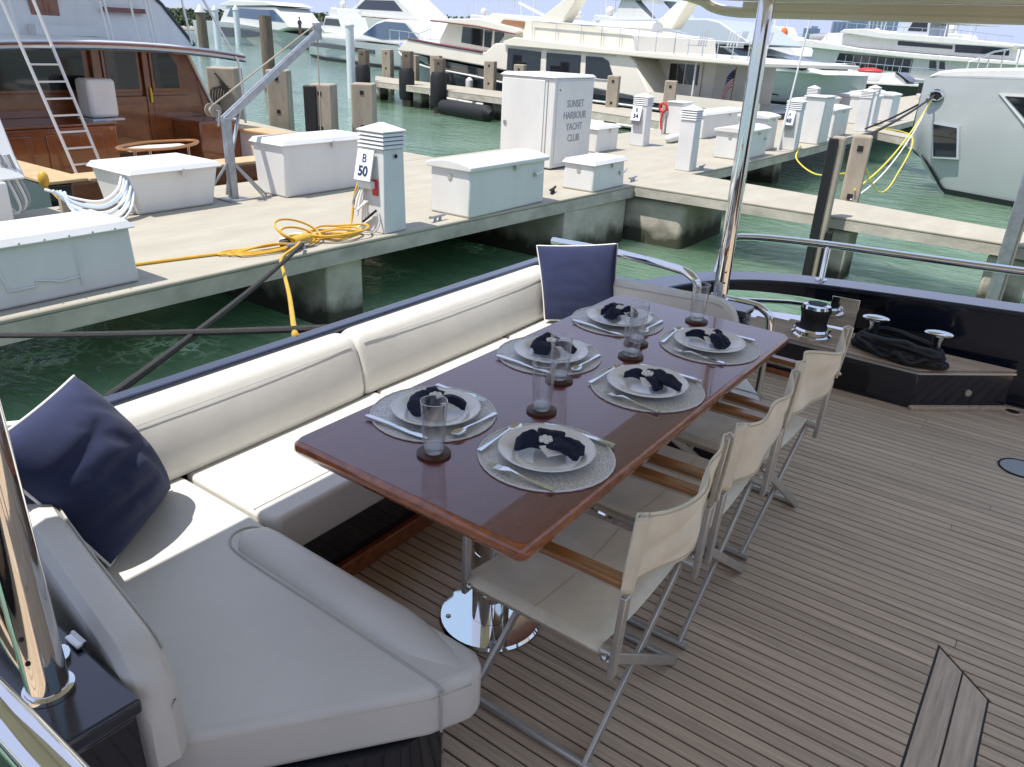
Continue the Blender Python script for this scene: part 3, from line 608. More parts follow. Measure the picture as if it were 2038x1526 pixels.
def fork_mb():
    mb = MB(); mb.loft([[(x, y * w, 0.004 + z0 + z * 0.0015) for y, z in ((-1, -1), (1, -1), (1, 1), (-1, 1))] for x, w, z0 in ((-0.10, 0.008, .001), (-0.085, 0.0075, .001), (-0.02, 0.0035, .003), (0.03, 0.0035, .009), (0.048, 0.011, .007), (0.062, 0.0125, .004))])
    for q in range(4):
        yy = -0.0096 + q * 0.0064; mb.bar((0.060, yy, 0.0085), (0.082, yy * 0.95, 0.0075), 0.0034, 0.0016); mb.bar((0.082, yy * .95, 0.0075), (0.100, yy * 0.9, 0.0105), 0.0028, 0.0014)
    return mb
def spoon_mb():
    mb = MB(); mb.loft([[(x, y * w, 0.004 + z0 + z * 0.0015) for y, z in ((-1, -1), (1, -1), (1, 1), (-1, 1))] for x, w, z0 in ((-0.10, 0.0078, .001), (-0.085, 0.007, .001), (-0.02, 0.0032, .003), (0.04, 0.0032, .008), (0.052, 0.006, .006))])
    n = 10
    def fn(u, v):
        a = 2 * math.pi * u; r = v; return (0.075 + 0.026 * r * math.cos(a), 0.0175 * r * math.sin(a), 0.004 + 0.007 * r * r)
    mb.grid(fn, 18, 4); return mb
ORD = {(0, 0): 'nearest', (0, 1): 'middle', (0, 2): 'farthest', (1, 0): 'nearest', (1, 1): 'middle', (1, 2): 'farthest'}
SIDE = {0: 'sofa side', 1: 'chair side'}
protos = {}
def placed(kind, build, lb, cat, loc, rz, group):
    if kind in protos: return dup(protos[kind], loc, rz, lb, group)
    o = thing(kind.split('-')[0], lb, cat, loc, rz, group); build(o); protos[kind] = o; return o
def b_mat(o):
    MB().lathe([(0.0, 0.0035), (0.06, 0.0037), (0.12, 0.0034), (0.184, 0.003), (0.187, 0.0)], (0, 0, 0), 56).build('weave', M_woven, o, world=False)
    MB().tube([(0.1865 * math.cos(2 * math.pi * k / 72), 0.1865 * math.sin(2 * math.pi * k / 72), 0.0028) for k in range(72)], [0.0028 + 0.0009 * (k % 2) for k in range(72)], 6, closed=True).build('trim', M_fringe, o, world=False)
def b_plate(o):
    MB().lathe([(0.0, 0.004), (0.075, 0.004), (0.082, 0.006), (0.092, 0.013), (0.128, 0.020), (0.134, 0.0215), (0.1345, 0.0195), (0.10, 0.010), (0.08, 0.0), (0.0, 0.0)], (0, 0, 0), 56).build('dish', M_china, o, world=False, smooth=60)
    MB().tube([(0.131 * math.cos(2 * math.pi * k / 56), 0.131 * math.sin(2 * math.pi * k / 56), 0.0212) for k in range(56)], 0.0014, 6, closed=True).build('rim', M_china, o, world=False)
ys = (1.58, 2.21, 2.72); rot_j = random.Random(11)
for side in (0, 1):
    for i, y in enumerate(ys):
        x = -1.388 if side == 0 else -0.981; y = y + (0.0 if side == 0 else (0.004, -0.022, -0.012)[i])
        w = f'{ORD[(side, i)]} setting on the {SIDE[side]} of the table'
        f = 0.0 if side == 0 else math.pi          # diner faces +x / -x
        rz = f + rot_j.uniform(-.04, .04); c, s = math.cos(f), math.sin(f)
        at = lambda u, v, z: (x + c * u - s * v, y + s * u + c * v, z)
        placed('placemat', b_mat, 'round silver woven placemat, ' + w, 'placemat', (x, y, 0.7302), rz, 'round placemats on the table')
        placed('dinner_plate', b_plate, 'white dinner plate, ' + w, 'plate', (x + 0.004 * c, y + 0.006, 0.7342), rz, 'dinner plates on the placemats')
        nz = 0.7342 + 0.0046
        placed('napkin-%d%d' % (side, i), lambda o: napkin(o, side, i), 'knotted navy napkin with white flower ring, ' + w, 'napkin', (x + 0.0, y + 0.01 * (1 - 2 * side), nz), (R(80) if side == 0 else R(-62)) + rot_j.uniform(-.25, .25), 'knotted napkins on the plates')
        placed('table_knife', lambda o: knife_mb().build('blade', M_cutlery, o, world=False), 'steel table knife, ' + w, 'knife', at(-0.01, -0.152, 0.7345), f + rot_j.uniform(-.06, .06), 'table knives')
        placed('table_fork', lambda o: fork_mb().build('tines', M_cutlery, o, world=False), 'steel table fork, ' + w, 'fork', at(-0.02, 0.150, 0.7345), f + rot_j.uniform(-.08, .08), 'table forks')
        placed('dessert_spoon', lambda o: spoon_mb().build('bowl', M_cutlery, o, world=False), 'steel dessert spoon, ' + w, 'spoon', at(0.152, 0.01, 0.7345), f + R(-90) + rot_j.uniform(-.1, .1), 'dessert spoons')
glab = ['at the near table end, beside the nearest sofa side setting', 'beside the nearest chair side setting', 'right of the middle sofa side setting', 'behind the middle chair side setting, nearer of an overlapping pair', 'right of the farthest sofa side setting, farther of an overlapping pair', 'at the far table end, in front of the pole']
def b_glass(o):
    MB().lathe([(0.0, 0.0), (0.027, 0.0), (0.0285, 0.003), (0.0365, 0.152), (0.0360, 0.1535), (0.0348, 0.152), (0.0278, 0.020)], (0, 0, 0), 36).build('bowl', M_glass, o, world=False, smooth=50)
    MB().tube([(0.0358 * math.cos(2 * math.pi * k / 36), 0.0358 * math.sin(2 * math.pi * k / 36), 0.1525) for k in range(36)], 0.0011, 6, closed=True).build('rim', M_gbase, o, world=False)
    MB().lathe([(0.0, 0.001), (0.024, 0.001), (0.0262, 0.004), (0.0272, 0.016), (0.022, 0.0185), (0.0, 0.017)], (0, 0, 0), 30).build('base', M_gbase, o, world=False, smooth=50)
for i, (x, y) in enumerate(((-1.222, 1.392), (-1.149, 1.808), (-1.236, 2.042), (-1.155, 2.40), (-1.205, 2.535), (-1.137, 2.945))):
    placed('coaster', lambda o: MB().lathe([(0.0, 0.008), (0.044, 0.008), (0.047, 0.006), (0.047, 0.0), (0.0, 0.0)], (0, 0, 0), 36).build('disc', M_coaster, o, world=False), 'round brown coaster ' + glab[i], 'coaster', (x, y, 0.7303), i * 0.7, 'coasters under the glasses')
    placed('tumbler', b_glass, 'clear tapered tumbler ' + glab[i], 'glass', (x, y, 0.7385), 0, 'tumblers on coasters')

# ------------------------------------------------------------------ director's chairs
def chair(loc, lb, var, rz):
    o = thing('folding_chair', lb, 'chair', loc, rz, 'cream canvas folding chairs along the table')
    B = lambda mb, nm, m, **k: mb.build(nm, m, o, world=False, **k)
    xr, xf, hw = 0.23, -0.235, 0.235; rnd = random.Random(var)
    for x in (-0.185, 0.20):
        for sgn, dx in ((1, 0.012), (-1, -0.012)):
            B(MB().bar((x + dx, -hw * sgn, 0.385), (x + dx, (hw + 0.02) * sgn, 0.012), 0.030, 0.014, up=(1, 0, 0)), 'leg', M_alu, bevel=0.003)
    for sgn in (1, -1):
        y = hw * sgn
        B(MB().tube([(xf - 0.01, y, 0.40), (xr + 0.0, y, 0.40)], 0.0155, 12), 'seat_rail', M_alu)
        B(MB().tube([(-0.20, (hw + 0.02) * sgn, 0.014), (0.215, (hw + 0.02) * sgn, 0.014)], 0.012, 10), 'foot_rail', M_alu)
        B(MB().bar((xr, y + 0.012 * sgn, 0.345), (xr + 0.012, y + 0.012 * sgn, 0.60), 0.030, 0.017, up=(1, 0, 0)), 'rear_post', M_alu, bevel=0.003)
        B(MB().bar((xr + 0.012, y + 0.012 * sgn, 0.60), (xr + 0.03, y + 0.012 * sgn, 0.825), 0.022, 0.015, up=(1, 0, 0)), 'back_post', M_alu, bevel=0.003)
        B(MB().bar((xf, y + 0.010 * sgn, 0.365), (xf, y + 0.010 * sgn, 0.605), 0.026, 0.015, up=(1, 0, 0)), 'front_post', M_alu, bevel=0.003)
        B(MB().bar((xf - 0.03, y + 0.008 * sgn, 0.622), (xr + 0.005, y + 0.008 * sgn, 0.632), 0.042, 0.020), 'armrest', M_teakv, bevel=0.006, seg=3)
        B(MB().bar((xf - 0.01, y + 0.008 * sgn, 0.606), (xr, y + 0.008 * sgn, 0.616), 0.020, 0.010), 'arm_bracket', M_alu)
        for x in (xf + 0.02, xr - 0.02): B(MB().ball((x, y + 0.022 * sgn, 0.40), 0.010, 8, 6), 'knuckle', M_steel)
    sag = 0.022
    def seat(u, v):
        a = (u - 0.5) * 2; x = xf - 0.005 + (xr - 0.035 - xf) * v
        if abs(a) > 0.9:
            k = (abs(a) - 0.9) / 0.1; th = k * math.pi * 0.9; yy = hw + 0.0185 * math.sin(th); zz = 0.40 + 0.0185 * math.cos(th)
            return (x, math.copysign(yy, a), zz)
        q = a / 0.9; return (x, q * hw, 0.4185 - sag * (1 - q * q) + 0.005 * noise.noise(Vector((u * 2.2, v * 7, var * 3.7))) * (1 - q * q))
    B(MB().grid(seat, 36, 10), 'seat', M_canvas, thick=0.004, smooth=60)
    for q in (0.33, 0.66):
        x = xf - 0.005 + (xr - 0.035 - xf) * q
        if q < 0.5: B(MB().tube([seat(0.06 + 0.88 * k / 12, 0.52)[:2] + (seat(0.06 + 0.88 * k / 12, 0.52)[2] + 0.003,) for k in range(13)], 0.0012, 5), 'seat_seam', M_canvs)
    def back(u, v):
        a = (u - 0.5) * 2; z = 0.615 + 0.215 * v; xb = xr + 0.012 + 0.018 * v; yw = hw + 0.017
        if abs(a) > 0.92:
            k = (abs(a) - 0.92) / 0.08; th = k * math.pi * 1.05
            return (xb - 0.018 * math.cos(th) + 0.0, math.copysign(yw + 0.0 + 0.016 * math.sin(th), a), z)
        q = a / 0.92; bow = 0.05 * (1 - q * q); wav = 0.016 * math.sin(q * 4.2 + var * 1.7 + v * 1.4) + 0.012 * noise.noise(Vector((u * 3, v * 3, var * 3.1))) + 0.004 * math.sin(v * 14 - q * 6 + var)
        dz = -0.030 * (1 - q * q) * (0.4 + 0.6 * v) + 0.018 * math.sin(q * 3.1 + var) * v * (1 - q * q)
        if var == 3 and u < 0.5: xfold = 0.05 * v * math.exp(-((q + 0.45) / 0.28) ** 2)
        else: xfold = 0
        return (xb - 0.018 + bow + wav * (1 - q * q) - xfold, q * yw, z + dz)
    B(MB().grid(back, 40, 12), 'backrest', M_canvas, thick=0.004, smooth=60)
    for v in (0.04, 0.96): B(MB().tube([(back(0.05 + 0.9 * k / 20, v)[0] + 0.0035, *back(0.05 + 0.9 * k / 20, v)[1:]) for k in range(21)], 0.0022, 5), 'hem', M_canvs)
    for u in (0.115, 0.885): B(MB().tube([(back(u, k / 10)[0] + 0.003, *back(u, k / 10)[1:]) for k in range(11)], 0.0016, 5), 'sleeve_seam', M_canvs)
    return o
chair((-0.835, 1.600, 0), "cream canvas folding chair nearest the camera, whole seat and legs visible", 1, R(0))
chair((-0.835, 2.185, 0), "middle cream canvas folding chair of the row along the table", 2, R(0.5))
chair((-0.835, 2.785, 0), "farthest cream canvas folding chair with a creased backrest", 3, R(-3))
# ------------------------------------------------------------------ water
def water_material():
    m = bpy.data.materials.new('harbour water'); m.use_nodes = True; nt = m.node_tree; N = nt.nodes.new; L = nt.links.new; b = nt.nodes['Principled BSDF']
    b.inputs['Roughness'].default_value = 0.05; b.inputs['IOR'].default_value = 1.33; b.inputs['Specular IOR Level'].default_value = 0.5
    b.subsurface_method = 'BURLEY'; b.inputs['Subsurface Weight'].default_value = 1.0; b.inputs['Subsurface Radius'].default_value = (0.75, 1.0, 0.8); b.inputs['Subsurface Scale'].default_value = 2.4   # turbid harbour water spreads light
    tc = N('ShaderNodeTexCoord'); P = tc.outputs['Object']
    def nz(scale, st, det, rough=0.55, dist=0.0):
        mp = N('ShaderNodeMapping'); mp.inputs['Scale'].default_value = st; mp.inputs['Rotation'].default_value = (0, 0, R(28)); L(P, mp.inputs[0])
        t = N('ShaderNodeTexNoise'); t.inputs['Scale'].default_value = scale; t.inputs['Detail'].default_value = det; t.inputs['Roughness'].default_value = rough; t.inputs['Distortion'].default_value = dist
        L(mp.outputs[0], t.inputs['Vector']); return t
    base = nz(0.35, (1, 1.6, 1), 3); rp = N('ShaderNodeValToRGB'); e = rp.color_ramp.elements
    e[0].position = 0.35; e[0].color = (0.105, 0.185, 0.118, 1); e[1].position = 0.7; e[1].color = (0.165, 0.26, 0.185, 1); L(base.outputs['Fac'], rp.inputs[0])
    # churned foam lace beside the dock and transom; the two faintest patches paint glints
    vo = N('ShaderNodeTexVoronoi'); vo.feature = 'DISTANCE_TO_EDGE'; vo.inputs['Scale'].default_value = 5.5
    wob = nz(3.0, (1, 1, 1), 4); mx = N('ShaderNodeMixRGB'); mx.blend_type = 'ADD'; mx.inputs[0].default_value = 0.55; L(P, mx.inputs[1]); L(wob.outputs['Color'], mx.inputs[2]); L(mx.outputs[0], vo.inputs['Vector'])
    lace = N('ShaderNodeMapRange'); lace.inputs['From Min'].default_value = 0.0; lace.inputs['From Max'].default_value = 0.15; lace.inputs['To Min'].default_value = 1; lace.inputs['To Max'].default_value = 0; L(vo.outputs[0], lace.inputs['Value'])
    brk = nz(1.6, (1, 1, 1), 6); bk = N('ShaderNodeMapRange'); bk.inputs['From Min'].default_value = 0.40; bk.inputs['From Max'].default_value = 0.58; L(brk.outputs['Fac'], bk.inputs['Value'])
    acc = None
    for (x, y, r, w) in ((-6.9, 2.4, 1.1, 0.75), (-6.15, 3.35, 0.7, 0.8), (-6.35, 6.3, 0.5, 0.5), (-6.2, 8.2, 0.6, 0.6), (-4.3, 1.2, 1.4, 0.8)):  # the small faint entries put sky glints into the water colour
        vm = N('ShaderNodeVectorMath'); vm.operation = 'DISTANCE'; vm.inputs[1].default_value = (x, y, -0.8); L(P, vm.inputs[0])
        mr = N('ShaderNodeMapRange'); mr.interpolation_type = 'SMOOTHSTEP'; mr.inputs['From Min'].default_value = r * 0.25; mr.inputs['From Max'].default_value = r; mr.inputs['To Min'].default_value = w; mr.inputs['To Max'].default_value = 0; L(vm.outputs['Value'], mr.inputs['Value'])
        if acc is None: acc = mr.outputs[0]
        else:
            ad = N('ShaderNodeMath'); ad.operation = 'MAXIMUM'; L(acc, ad.inputs[0]); L(mr.outputs[0], ad.inputs[1]); acc = ad.outputs[0]
    m1 = N('ShaderNodeMath'); m1.operation = 'MULTIPLY'; L(lace.outputs[0], m1.inputs[0]); L(bk.outputs[0], m1.inputs[1])
    m2 = N('ShaderNodeMath'); m2.operation = 'MULTIPLY'; L(m1.outputs[0], m2.inputs[0]); L(acc, m2.inputs[1])
    milky = N('ShaderNodeMath'); milky.operation = 'MULTIPLY'; L(bk.outputs[0], milky.inputs[0]); L(acc, milky.inputs[1])
    mi = N('ShaderNodeMixRGB'); mi.inputs[2].default_value = (0.20, 0.34, 0.20, 1); L(milky.outputs[0], mi.inputs[0]); L(rp.outputs[0], mi.inputs[1])
    fo = N('ShaderNodeMixRGB'); fo.inputs[2].default_value = (0.85, 0.92, 0.85, 1); L(m2.outputs[0], fo.inputs[0]); L(mi.outputs[0], fo.inputs[1]); L(fo.outputs[0], b.inputs['Base Color'])
    rg = N('ShaderNodeMapRange'); rg.inputs['To Min'].default_value = 0.05; rg.inputs['To Max'].default_value = 0.6; L(m2.outputs[0], rg.inputs['Value']); L(rg.outputs[0], b.inputs['Roughness'])
    h1 = nz(1.5, (1, 2.2, 1), 5, 0.6, 0.6); h2 = nz(5.5, (1, 1.8, 1), 3, 0.5, 0.4)
    ad = N('ShaderNodeMath'); ad.operation = 'MULTIPLY_ADD'; ad.inputs[1].default_value = 0.28; L(h2.outputs['Fac'], ad.inputs[0]); L(h1.outputs['Fac'], ad.inputs[2])
    bp = N('ShaderNodeBump'); bp.inputs['Strength'].default_value = 1.0; bp.inputs['Distance'].default_value = 0.06; L(ad.outputs[0], bp.inputs['Height']); L(bp.outputs[0], b.inputs['Normal'])
    return m
MB().add([(-1500, -400, -0.8), (1500, -400, -0.8), (1500, 2600, -0.8), (-1500, 2600, -0.8)], [(0, 1, 2, 3)]).build('water', water_material(), None, smooth=0)['kind'] = 'structure'
MB().add([(-1600, -500, -4.5), (1600, -500, -4.5), (1600, 2700, -4.5), (-1600, 2700, -4.5)], [(0, 1, 2, 3)]).build('harbour_bed', M_conce, None, smooth=0)['kind'] = 'structure'

# ------------------------------------------------------------------ docks
def dock(name, poly, t=0.17, z=0.0):
    d = struct(MB().prism(poly, z - 0.035, z).build(name, M_conc, None, bevel=0.012))
    cx = sum(p[0] for p in poly) / len(poly); cy = sum(p[1] for p in poly) / len(poly)
    ins = [(p[0] + (cx - p[0]) / max(0.01, math.hypot(cx - p[0], cy - p[1])) * 0.006, p[1] + (cy - p[1]) / max(0.01, math.hypot(cx - p[0], cy - p[1])) * 0.006) for p in poly]
    MB().prism(ins, z - t, z - 0.036).build('fascia', M_conce, d); return d
D = dock('dock', [(-5.80, -10), (-5.42, -1), (-5.31, 2), (-5.27, 4.6), (-5.15, 7.2), (-5.01, 9.89), (-4.90, 11.6), (-4.82, 13), (-4.76, 17.4), (-4.8, 30), (-4.8, 60), (-8.45, 60), (-8.45, -10)])
for y0, y1 in ((-3.6, -3.15), (0.2, 0.65), (4.6, 5.05), (8.25, 9.85), (13.2, 13.65), (17.0, 17.45)):
    MB().box((-6.86 if y0 > 8 and y0 < 9 else -6.9, (y0 + y1) / 2, -0.85), (3.55 if y0 > 8 and y0 < 9 else 3.1, y1 - y0, 1.36)).build('pile_bent', M_conce, D, bevel=0.02)
MB().box((-5.0, 10.75, -0.85), (1.5, 1.5, 1.36)).build('pile_bent', M_conce, D, bevel=0.1, seg=4)
F1 = dock('finger_pier', [(-5.005, 9.895), (-2.5, 9.88), (-0.5, 9.84), (5, 9.78), (5, 10.3), (-0.57, 10.71), (-2.9, 11.2), (-4.905, 11.55)], 0.15, 0.003)
F2 = dock('finger_pier', [(-8.455, 9.62), (-12, 9.97), (-15.0, 10.55), (-15.3, 9.3), (-8.455, 8.3)], 0.15, 0.003)
F3 = dock('finger_pier', [(-27.2, 26.9), (-24.2, 23.9), (-16.3, 21.95), (-10.4, 19.9), (-8.455, 19.25), (-8.455, 21.2), (-12, 22.5), (-18.25, 24.6)], 0.22, 0.003)
F4 = dock('finger_pier', [(-8.455, 27.4), (-9.7, 27.7), (-15, 30.2), (-13.7, 31.5), (-10.6, 30.5), (-8.455, 29.3)], 0.2, 0.003)
F5 = dock('finger_pier', [(-4.795, 22.9), (-3.4, 21.4), (-1.5, 20.6), (-1.2, 21.4), (-3.4, 22.3), (-4.795, 23.8)], 0.2, 0.003)
for f, pts in ((F1, [(-2.3, 10.2), (-0.4, 10.2), (2.5, 10.1)]), (F2, [(-11, 9.4), (-14.5, 9.9)]), (F3, [(-25, 25), (-21.6, 23.8), (-17, 22.9), (-13, 21.6)])):
    for x, y in pts: MB().box((x, y, -0.9), (0.42, 0.5, 1.45)).build('pile', M_conce, f, bevel=0.03)

# ------------------------------------------------------------------ things on the dock
def dock_box(lb, x0, x1, y0, y1, h, lid='flat', flare=0.0, latch=True, lock=False, group='white dock boxes'):
    o = thing('dock_box', lb, 'dock box', ((x0 + x1) / 2, (y0 + y1) / 2, 0), group=group)
    f = flare; lh = 0.035
    MB().prism([(x0 + f, y0 + f), (x1 - f, y0 + f), (x1 - f, y1 - f), (x0 + f, y1 - f)], 0.0, h, top=[(x0 + 0.015, y0 + 0.015), (x1 - 0.015, y0 + 0.015), (x1 - 0.015, y1 - 0.015), (x0 + 0.015, y1 - 0.015)]).build('body', M_white, o, bevel=0.025, seg=3)
    e = 0.022
    if lid == 'dome':
        n = 10; prof = [(x0 - e, h - 0.03)] + [(x0 - e + (x1 - x0 + 2 * e) * k / n, h + 0.012 + 0.075 * math.sin(math.pi * (0.08 + 0.84 * k / n)) ** 0.8 - 0.02) for k in range(n + 1)] + [(x1 + e, h - 0.03)]
        MB().extr(prof, y0 - e, y1 + e).build('lid', M_white, o, bevel=0.012, seg=3)
    else:
        MB().prism([(x0 - e, y0 - e), (x1 + e, y0 - e), (x1 + e, y1 + e), (x0 - e, y1 + e)], h - 0.025, h + 0.035, top=[(x0 + 0.02, y0 + 0.02), (x1 - 0.02, y0 + 0.02), (x1 - 0.02, y1 - 0.02), (x0 + 0.02, y1 - 0.02)]).build('lid', M_white, o, bevel=0.012, seg=3)
    if latch: MB().box((x1 + 0.014, y0 + (y1 - y0) * 0.56, h - 0.045), (0.02, 0.035, 0.075)).build('latch', M_steel, o, bevel=0.004)
    if lock:
        yq = y0 + (y1 - y0) * 0.84
        MB().box((x1 + 0.012, yq, h - 0.17), (0.02, 0.05, 0.05)).build('hasp', M_steel, o, bevel=0.004)
        MB().tube([(x1 + 0.02, yq, h - 0.16), (x1 + 0.06, yq + 0.02, h - 0.15), (x1 + 0.07, yq + 0.06, h - 0.12)], 0.012, 8).build('handle', M_chrome, o)
        MB().lathe([(0.0, 0.008), (0.03, 0.008), (0.032, 0.0)], ((x0 + x1) / 2 + 0.0, y0 + 0.012, h - 0.11), 14, axis=(0, -1, 0)).build('keyhole_plate', M_steel, o)
    return o
b1 = dock_box('white dock box in shade cut off by the left edge of the photo', -6.0, -5.47, 1.05, 2.92, 0.43, 'flat', 0.0, latch=False)
for k in range(6): MB().ball((-5.462 + 0.02, 2.78 - k * 0.16, 0.425), (0.008, 0.008, 0.008), 8, 6).build('rivet', M_grey, b1)
MB().tube([(-5.468, 1.98, 0.33), (-5.468, 2.03, 0.12), (-5.468, 2.20, 0.12), (-5.468, 2.21, 0.16), (-5.468, 2.30, 0.14), (-5.468, 2.36, 0.12), (-5.468, 2.50, 0.13)], 0.006, 5).build('moulding', M_white, b1)
MB().tube([(-5.466, 2.50, 0.06), (-5.466, 2.50, 0.36)], 0.004, 5).build('moulding', M_white, b1)
dock_box('flared white dock box left of the crane, lid corner sticking out', -8.22, -7.44, 4.03, 5.03, 0.43, 'flat', 0.075)
dock_box('large white dock box right of the crane, behind the numbered pedestal', -7.83, -7.26, 5.72, 7.02, 0.60, 'flat', 0.03)
dock_box('white dock box with arched lid and chrome handle in front of the tall cabinet', -5.74, -5.16, 6.44, 7.88, 0.52, 'dome', 0.012, lock=True)
dock_box('small low white dock box by the dock edge right of the arched one', -5.56, -5.08, 8.88, 9.72, 0.36, 'flat', 0.0, lock=True)
dock_box('small white dock box directly right of the tall cabinet', -7.72, -7.06, 12.35, 13.15, 0.42, 'flat', 0.02)
dock_box('white dock box with arched lid half hidden by the far pole', -5.48, -4.92, 13.75, 15.0, 0.48, 'dome', 0.01, lock=True)
dock_box('short white dock box with arched lid just right of the far pole', -5.75, -5.15, 15.5, 16.15, 0.62, 'dome', 0.01)
dock_box('long plain white dock box left of the far pole, behind the plain pedestal', -7.35, -6.82, 16.4, 19.0, 0.5, 'flat', 0.0)
dock_box('white dock box with sloping lid right of the shaded tall locker', -5.6, -4.98, 19.6, 20.9, 0.62, 'dome', 0.01)
for i, (x, y, l, h) in enumerate(((-5.6, 24.6, 1.0, 0.75), (-5.5, 26.6, 1.1, 0.75), (-6.7, 22.8, 2.6, 0.62), (-6.9, 27.5, 2.5, 0.6), (-7.2, 31, 2.6, 0.6))):
    dock_box(('white box in the far row, left of a pair by the grey bow', 'white box in the far row, right of a pair by the grey bow', 'long white box in the back row behind the sloping lid box', 'long white box in the back row beside the grey bow', 'farthest long white box at the end of the dock')[i], x - 0.35, x + 0.3, y, y + l, h, 'dome', 0.0, latch=False)

def pedestal(lb, x, y, sx, sy, h, sign=None, dark=True):
    o = thing('power_pedestal', lb, 'pedestal', (x, y, 0), group='white dock power pedestals')
    MB().prism([(x - sx / 2, y - sy / 2), (x + sx / 2, y - sy / 2), (x + sx / 2, y + sy / 2), (x - sx / 2, y + sy / 2)], 0, h * 0.80, top=[(x - sx * .46, y - sy * .46), (x + sx * .46, y - sy * .46), (x + sx * .46, y + sy * .46), (x - sx * .46, y + sy * .46)]).build('body', M_whitem, o, bevel=0.012, seg=3)
    for k in range(4):
        z = h * (0.80 + 0.037 * k); g = 0.50 + 0.012 * (k % 2)
        MB().prism([(x - sx * .52, y - sy * .52), (x + sx * .52, y - sy * .52), (x + sx * .52, y + sy * .52), (x - sx * .52, y + sy * .52)], z + 0.004, z + h * 0.028, top=[(x - sx * .49, y - sy * .49), (x + sx * .49, y - sy * .49), (x + sx * .49, y + sy * .49), (x - sx * .49, y + sy * .49)]).build('louvre', M_whitem, o)
        MB().prism([(x - sx * .45, y - sy * .45), (x + sx * .45, y - sy * .45), (x + sx * .45, y + sy * .45), (x - sx * .45, y + sy * .45)], z - 0.002 + 0.0005 * k, z + h * 0.036).build('core', M_grey, o)
    z = h * 0.94
    MB().loft([[(x + a * sx * f, y + b * sy * f, zz) for a, b in ((-1, -1), (1, -1), (1, 1), (-1, 1))] for f, zz in ((0.53, z + 0.006), (0.53, z + 0.022), (0.05, z + 0.085))]).build('cap', M_whitem, o, bevel=0.006)
    if sign:
        a, b_ = sign; p0 = Vector((x - sx * 0.1, y - sy * 0.52, h * 0.64)); tilt = 0.07
        cx = x - sx * 0.12; w = sx * 0.64; zt, zb = h * 0.79, h * 0.50
        up = Vector((0, tilt, zt - zb)).normalized(); rt = Vector((1, 0, 0)); nn = rt.cross(up)
        c = Vector((cx, y - sy * 0.5 - 0.055, (zt + zb) / 2)); hh = (zt - zb) / 2
        pl = MB(); pl.add([c + rt * i * w / 2 + up * j * hh + nn * k for k in (-0.012, 0.0) for i, j in ((-1, -1), (1, -1), (1, 1), (-1, 1))], [(3, 2, 1, 0), (4, 5, 6, 7), (0, 1, 5, 4), (1, 2, 6, 5), (2, 3, 7, 6), (3, 0, 4, 7)])
        pl.build('sign_panel', M_signw, o)
        text(a, 'lettering', w * 0.52, M_blue, o, c + up * hh * 0.42 + nn * 0.003, rt, up)
        text(b_, 'lettering', w * 0.60, M_blue, o, c - up * hh * 0.42 + nn * 0.002, rt, up, bold=0.004)
        MB().box((cx, y - sy * 0.5 - 0.03, h * 0.46), (w * 0.9, 0.06, 0.07)).build('socket_box', M_grey if dark else M_white, o, bevel=0.01)
    return o
P50 = pedestal('white dock pedestal with sign B 50 in the foreground', -5.45, 5.45, 0.33, 0.30, 0.985, ('B', '50'), dark=False)
MB().box((-5.40, 5.296, 0.43), (0.07, 0.012, 0.15)).build('red_cover', M_red, P50, bevel=0.004)
MB().ball((-5.278, 5.46, 0.72), (0.012, 0.02, 0.02), 10, 8).build('lamp_eye', M_black, P50)
MB().box((-5.45, 5.605, 0.62), (0.16, 0.05, 0.22)).build('side_hood', M_whitem, P50, bevel=0.015)
pedestal('white dock pedestal with sign B 34 beside the red hose cabinet', -7.15, 14.15, 0.30, 0.26, 0.93, ('B', '34'))
pedestal('plain white dock pedestal at the corner of the finger pier', -5.14, 11.86, 0.26, 0.26, 0.95)
pedestal('white dock pedestal with sign A 48 beside the leaning white pole', -4.93, 16.35, 0.30, 0.28, 0.95, ('A', '48'))
pedestal('narrow white pedestal just left of the grey bow', -4.98, 22.3, 0.30, 0.28, 1.02)
pedestal('white pedestal behind the tall shaded locker', -6.2, 21.8, 0.26, 0.26, 1.02)
pedestal('white pedestal behind the narrow one near the grey bow', -5.3, 24.4, 0.28, 0.28, 1.05)

# tall cabinet
cb = thing('utility_cabinet', 'tall white utility cabinet lettered for the yacht club', 'cabinet', (-6.95, 10.6, 0))
cx0, cx1, cy0, cy1 = -7.46, -6.50, 10.02, 11.13; hz = 1.27
MB().box(((cx0 + cx1) / 2, (cy0 + cy1) / 2, hz / 2 + 0.02), (cx1 - cx0, cy1 - cy0, hz)).build('body', M_white, cb, bevel=0.02, seg=3)
MB().prism([(cx0 - .03, cy0 - .03), (cx1 + .03, cy0 - .03), (cx1 + .03, cy1 + .03), (cx0 - .03, cy1 + .03)], hz + 0.021, hz + 0.065, top=[(cx0 + .02, cy0 + .02), (cx1 - .01, cy0 + .02), (cx1 - .01, cy1 - .02), (cx0 + .02, cy1 - .02)]).build('roof', M_white, cb, bevel=0.012)
MB().box(((cx0 + cx1) / 2 - 0.07, cy0 - 0.008, hz / 2 + 0.03), (cx1 - cx0 - 0.20, 0.02, hz - 0.09)).build('door', M_white, cb, bevel=0.006)
MB().box((cx1 - 0.12, cy0 - 0.004, hz / 2 + 0.03), (0.012, 0.01, hz - 0.08)).build('seal', M_grey, cb)
MB().lathe([(0.0, 0.014), (0.03, 0.014), (0.034, 0.0)], (cx0 + 0.10, cy0 - 0.018, 0.62), 16, axis=(0, -1, 0)).build('lock', M_steel, cb)
MB().box((cx1 + 0.006, (cy0 + cy1) / 2, hz / 2 + 0.03), (0.016, cy1 - cy0 - 0.14, hz - 0.10)).build('side_panel', M_white, cb, bevel=0.006)
MB().ball((cx1 + 0.016, cy0 + 0.12, 1.13), 0.012, 8, 6).build('screw', M_black, cb)
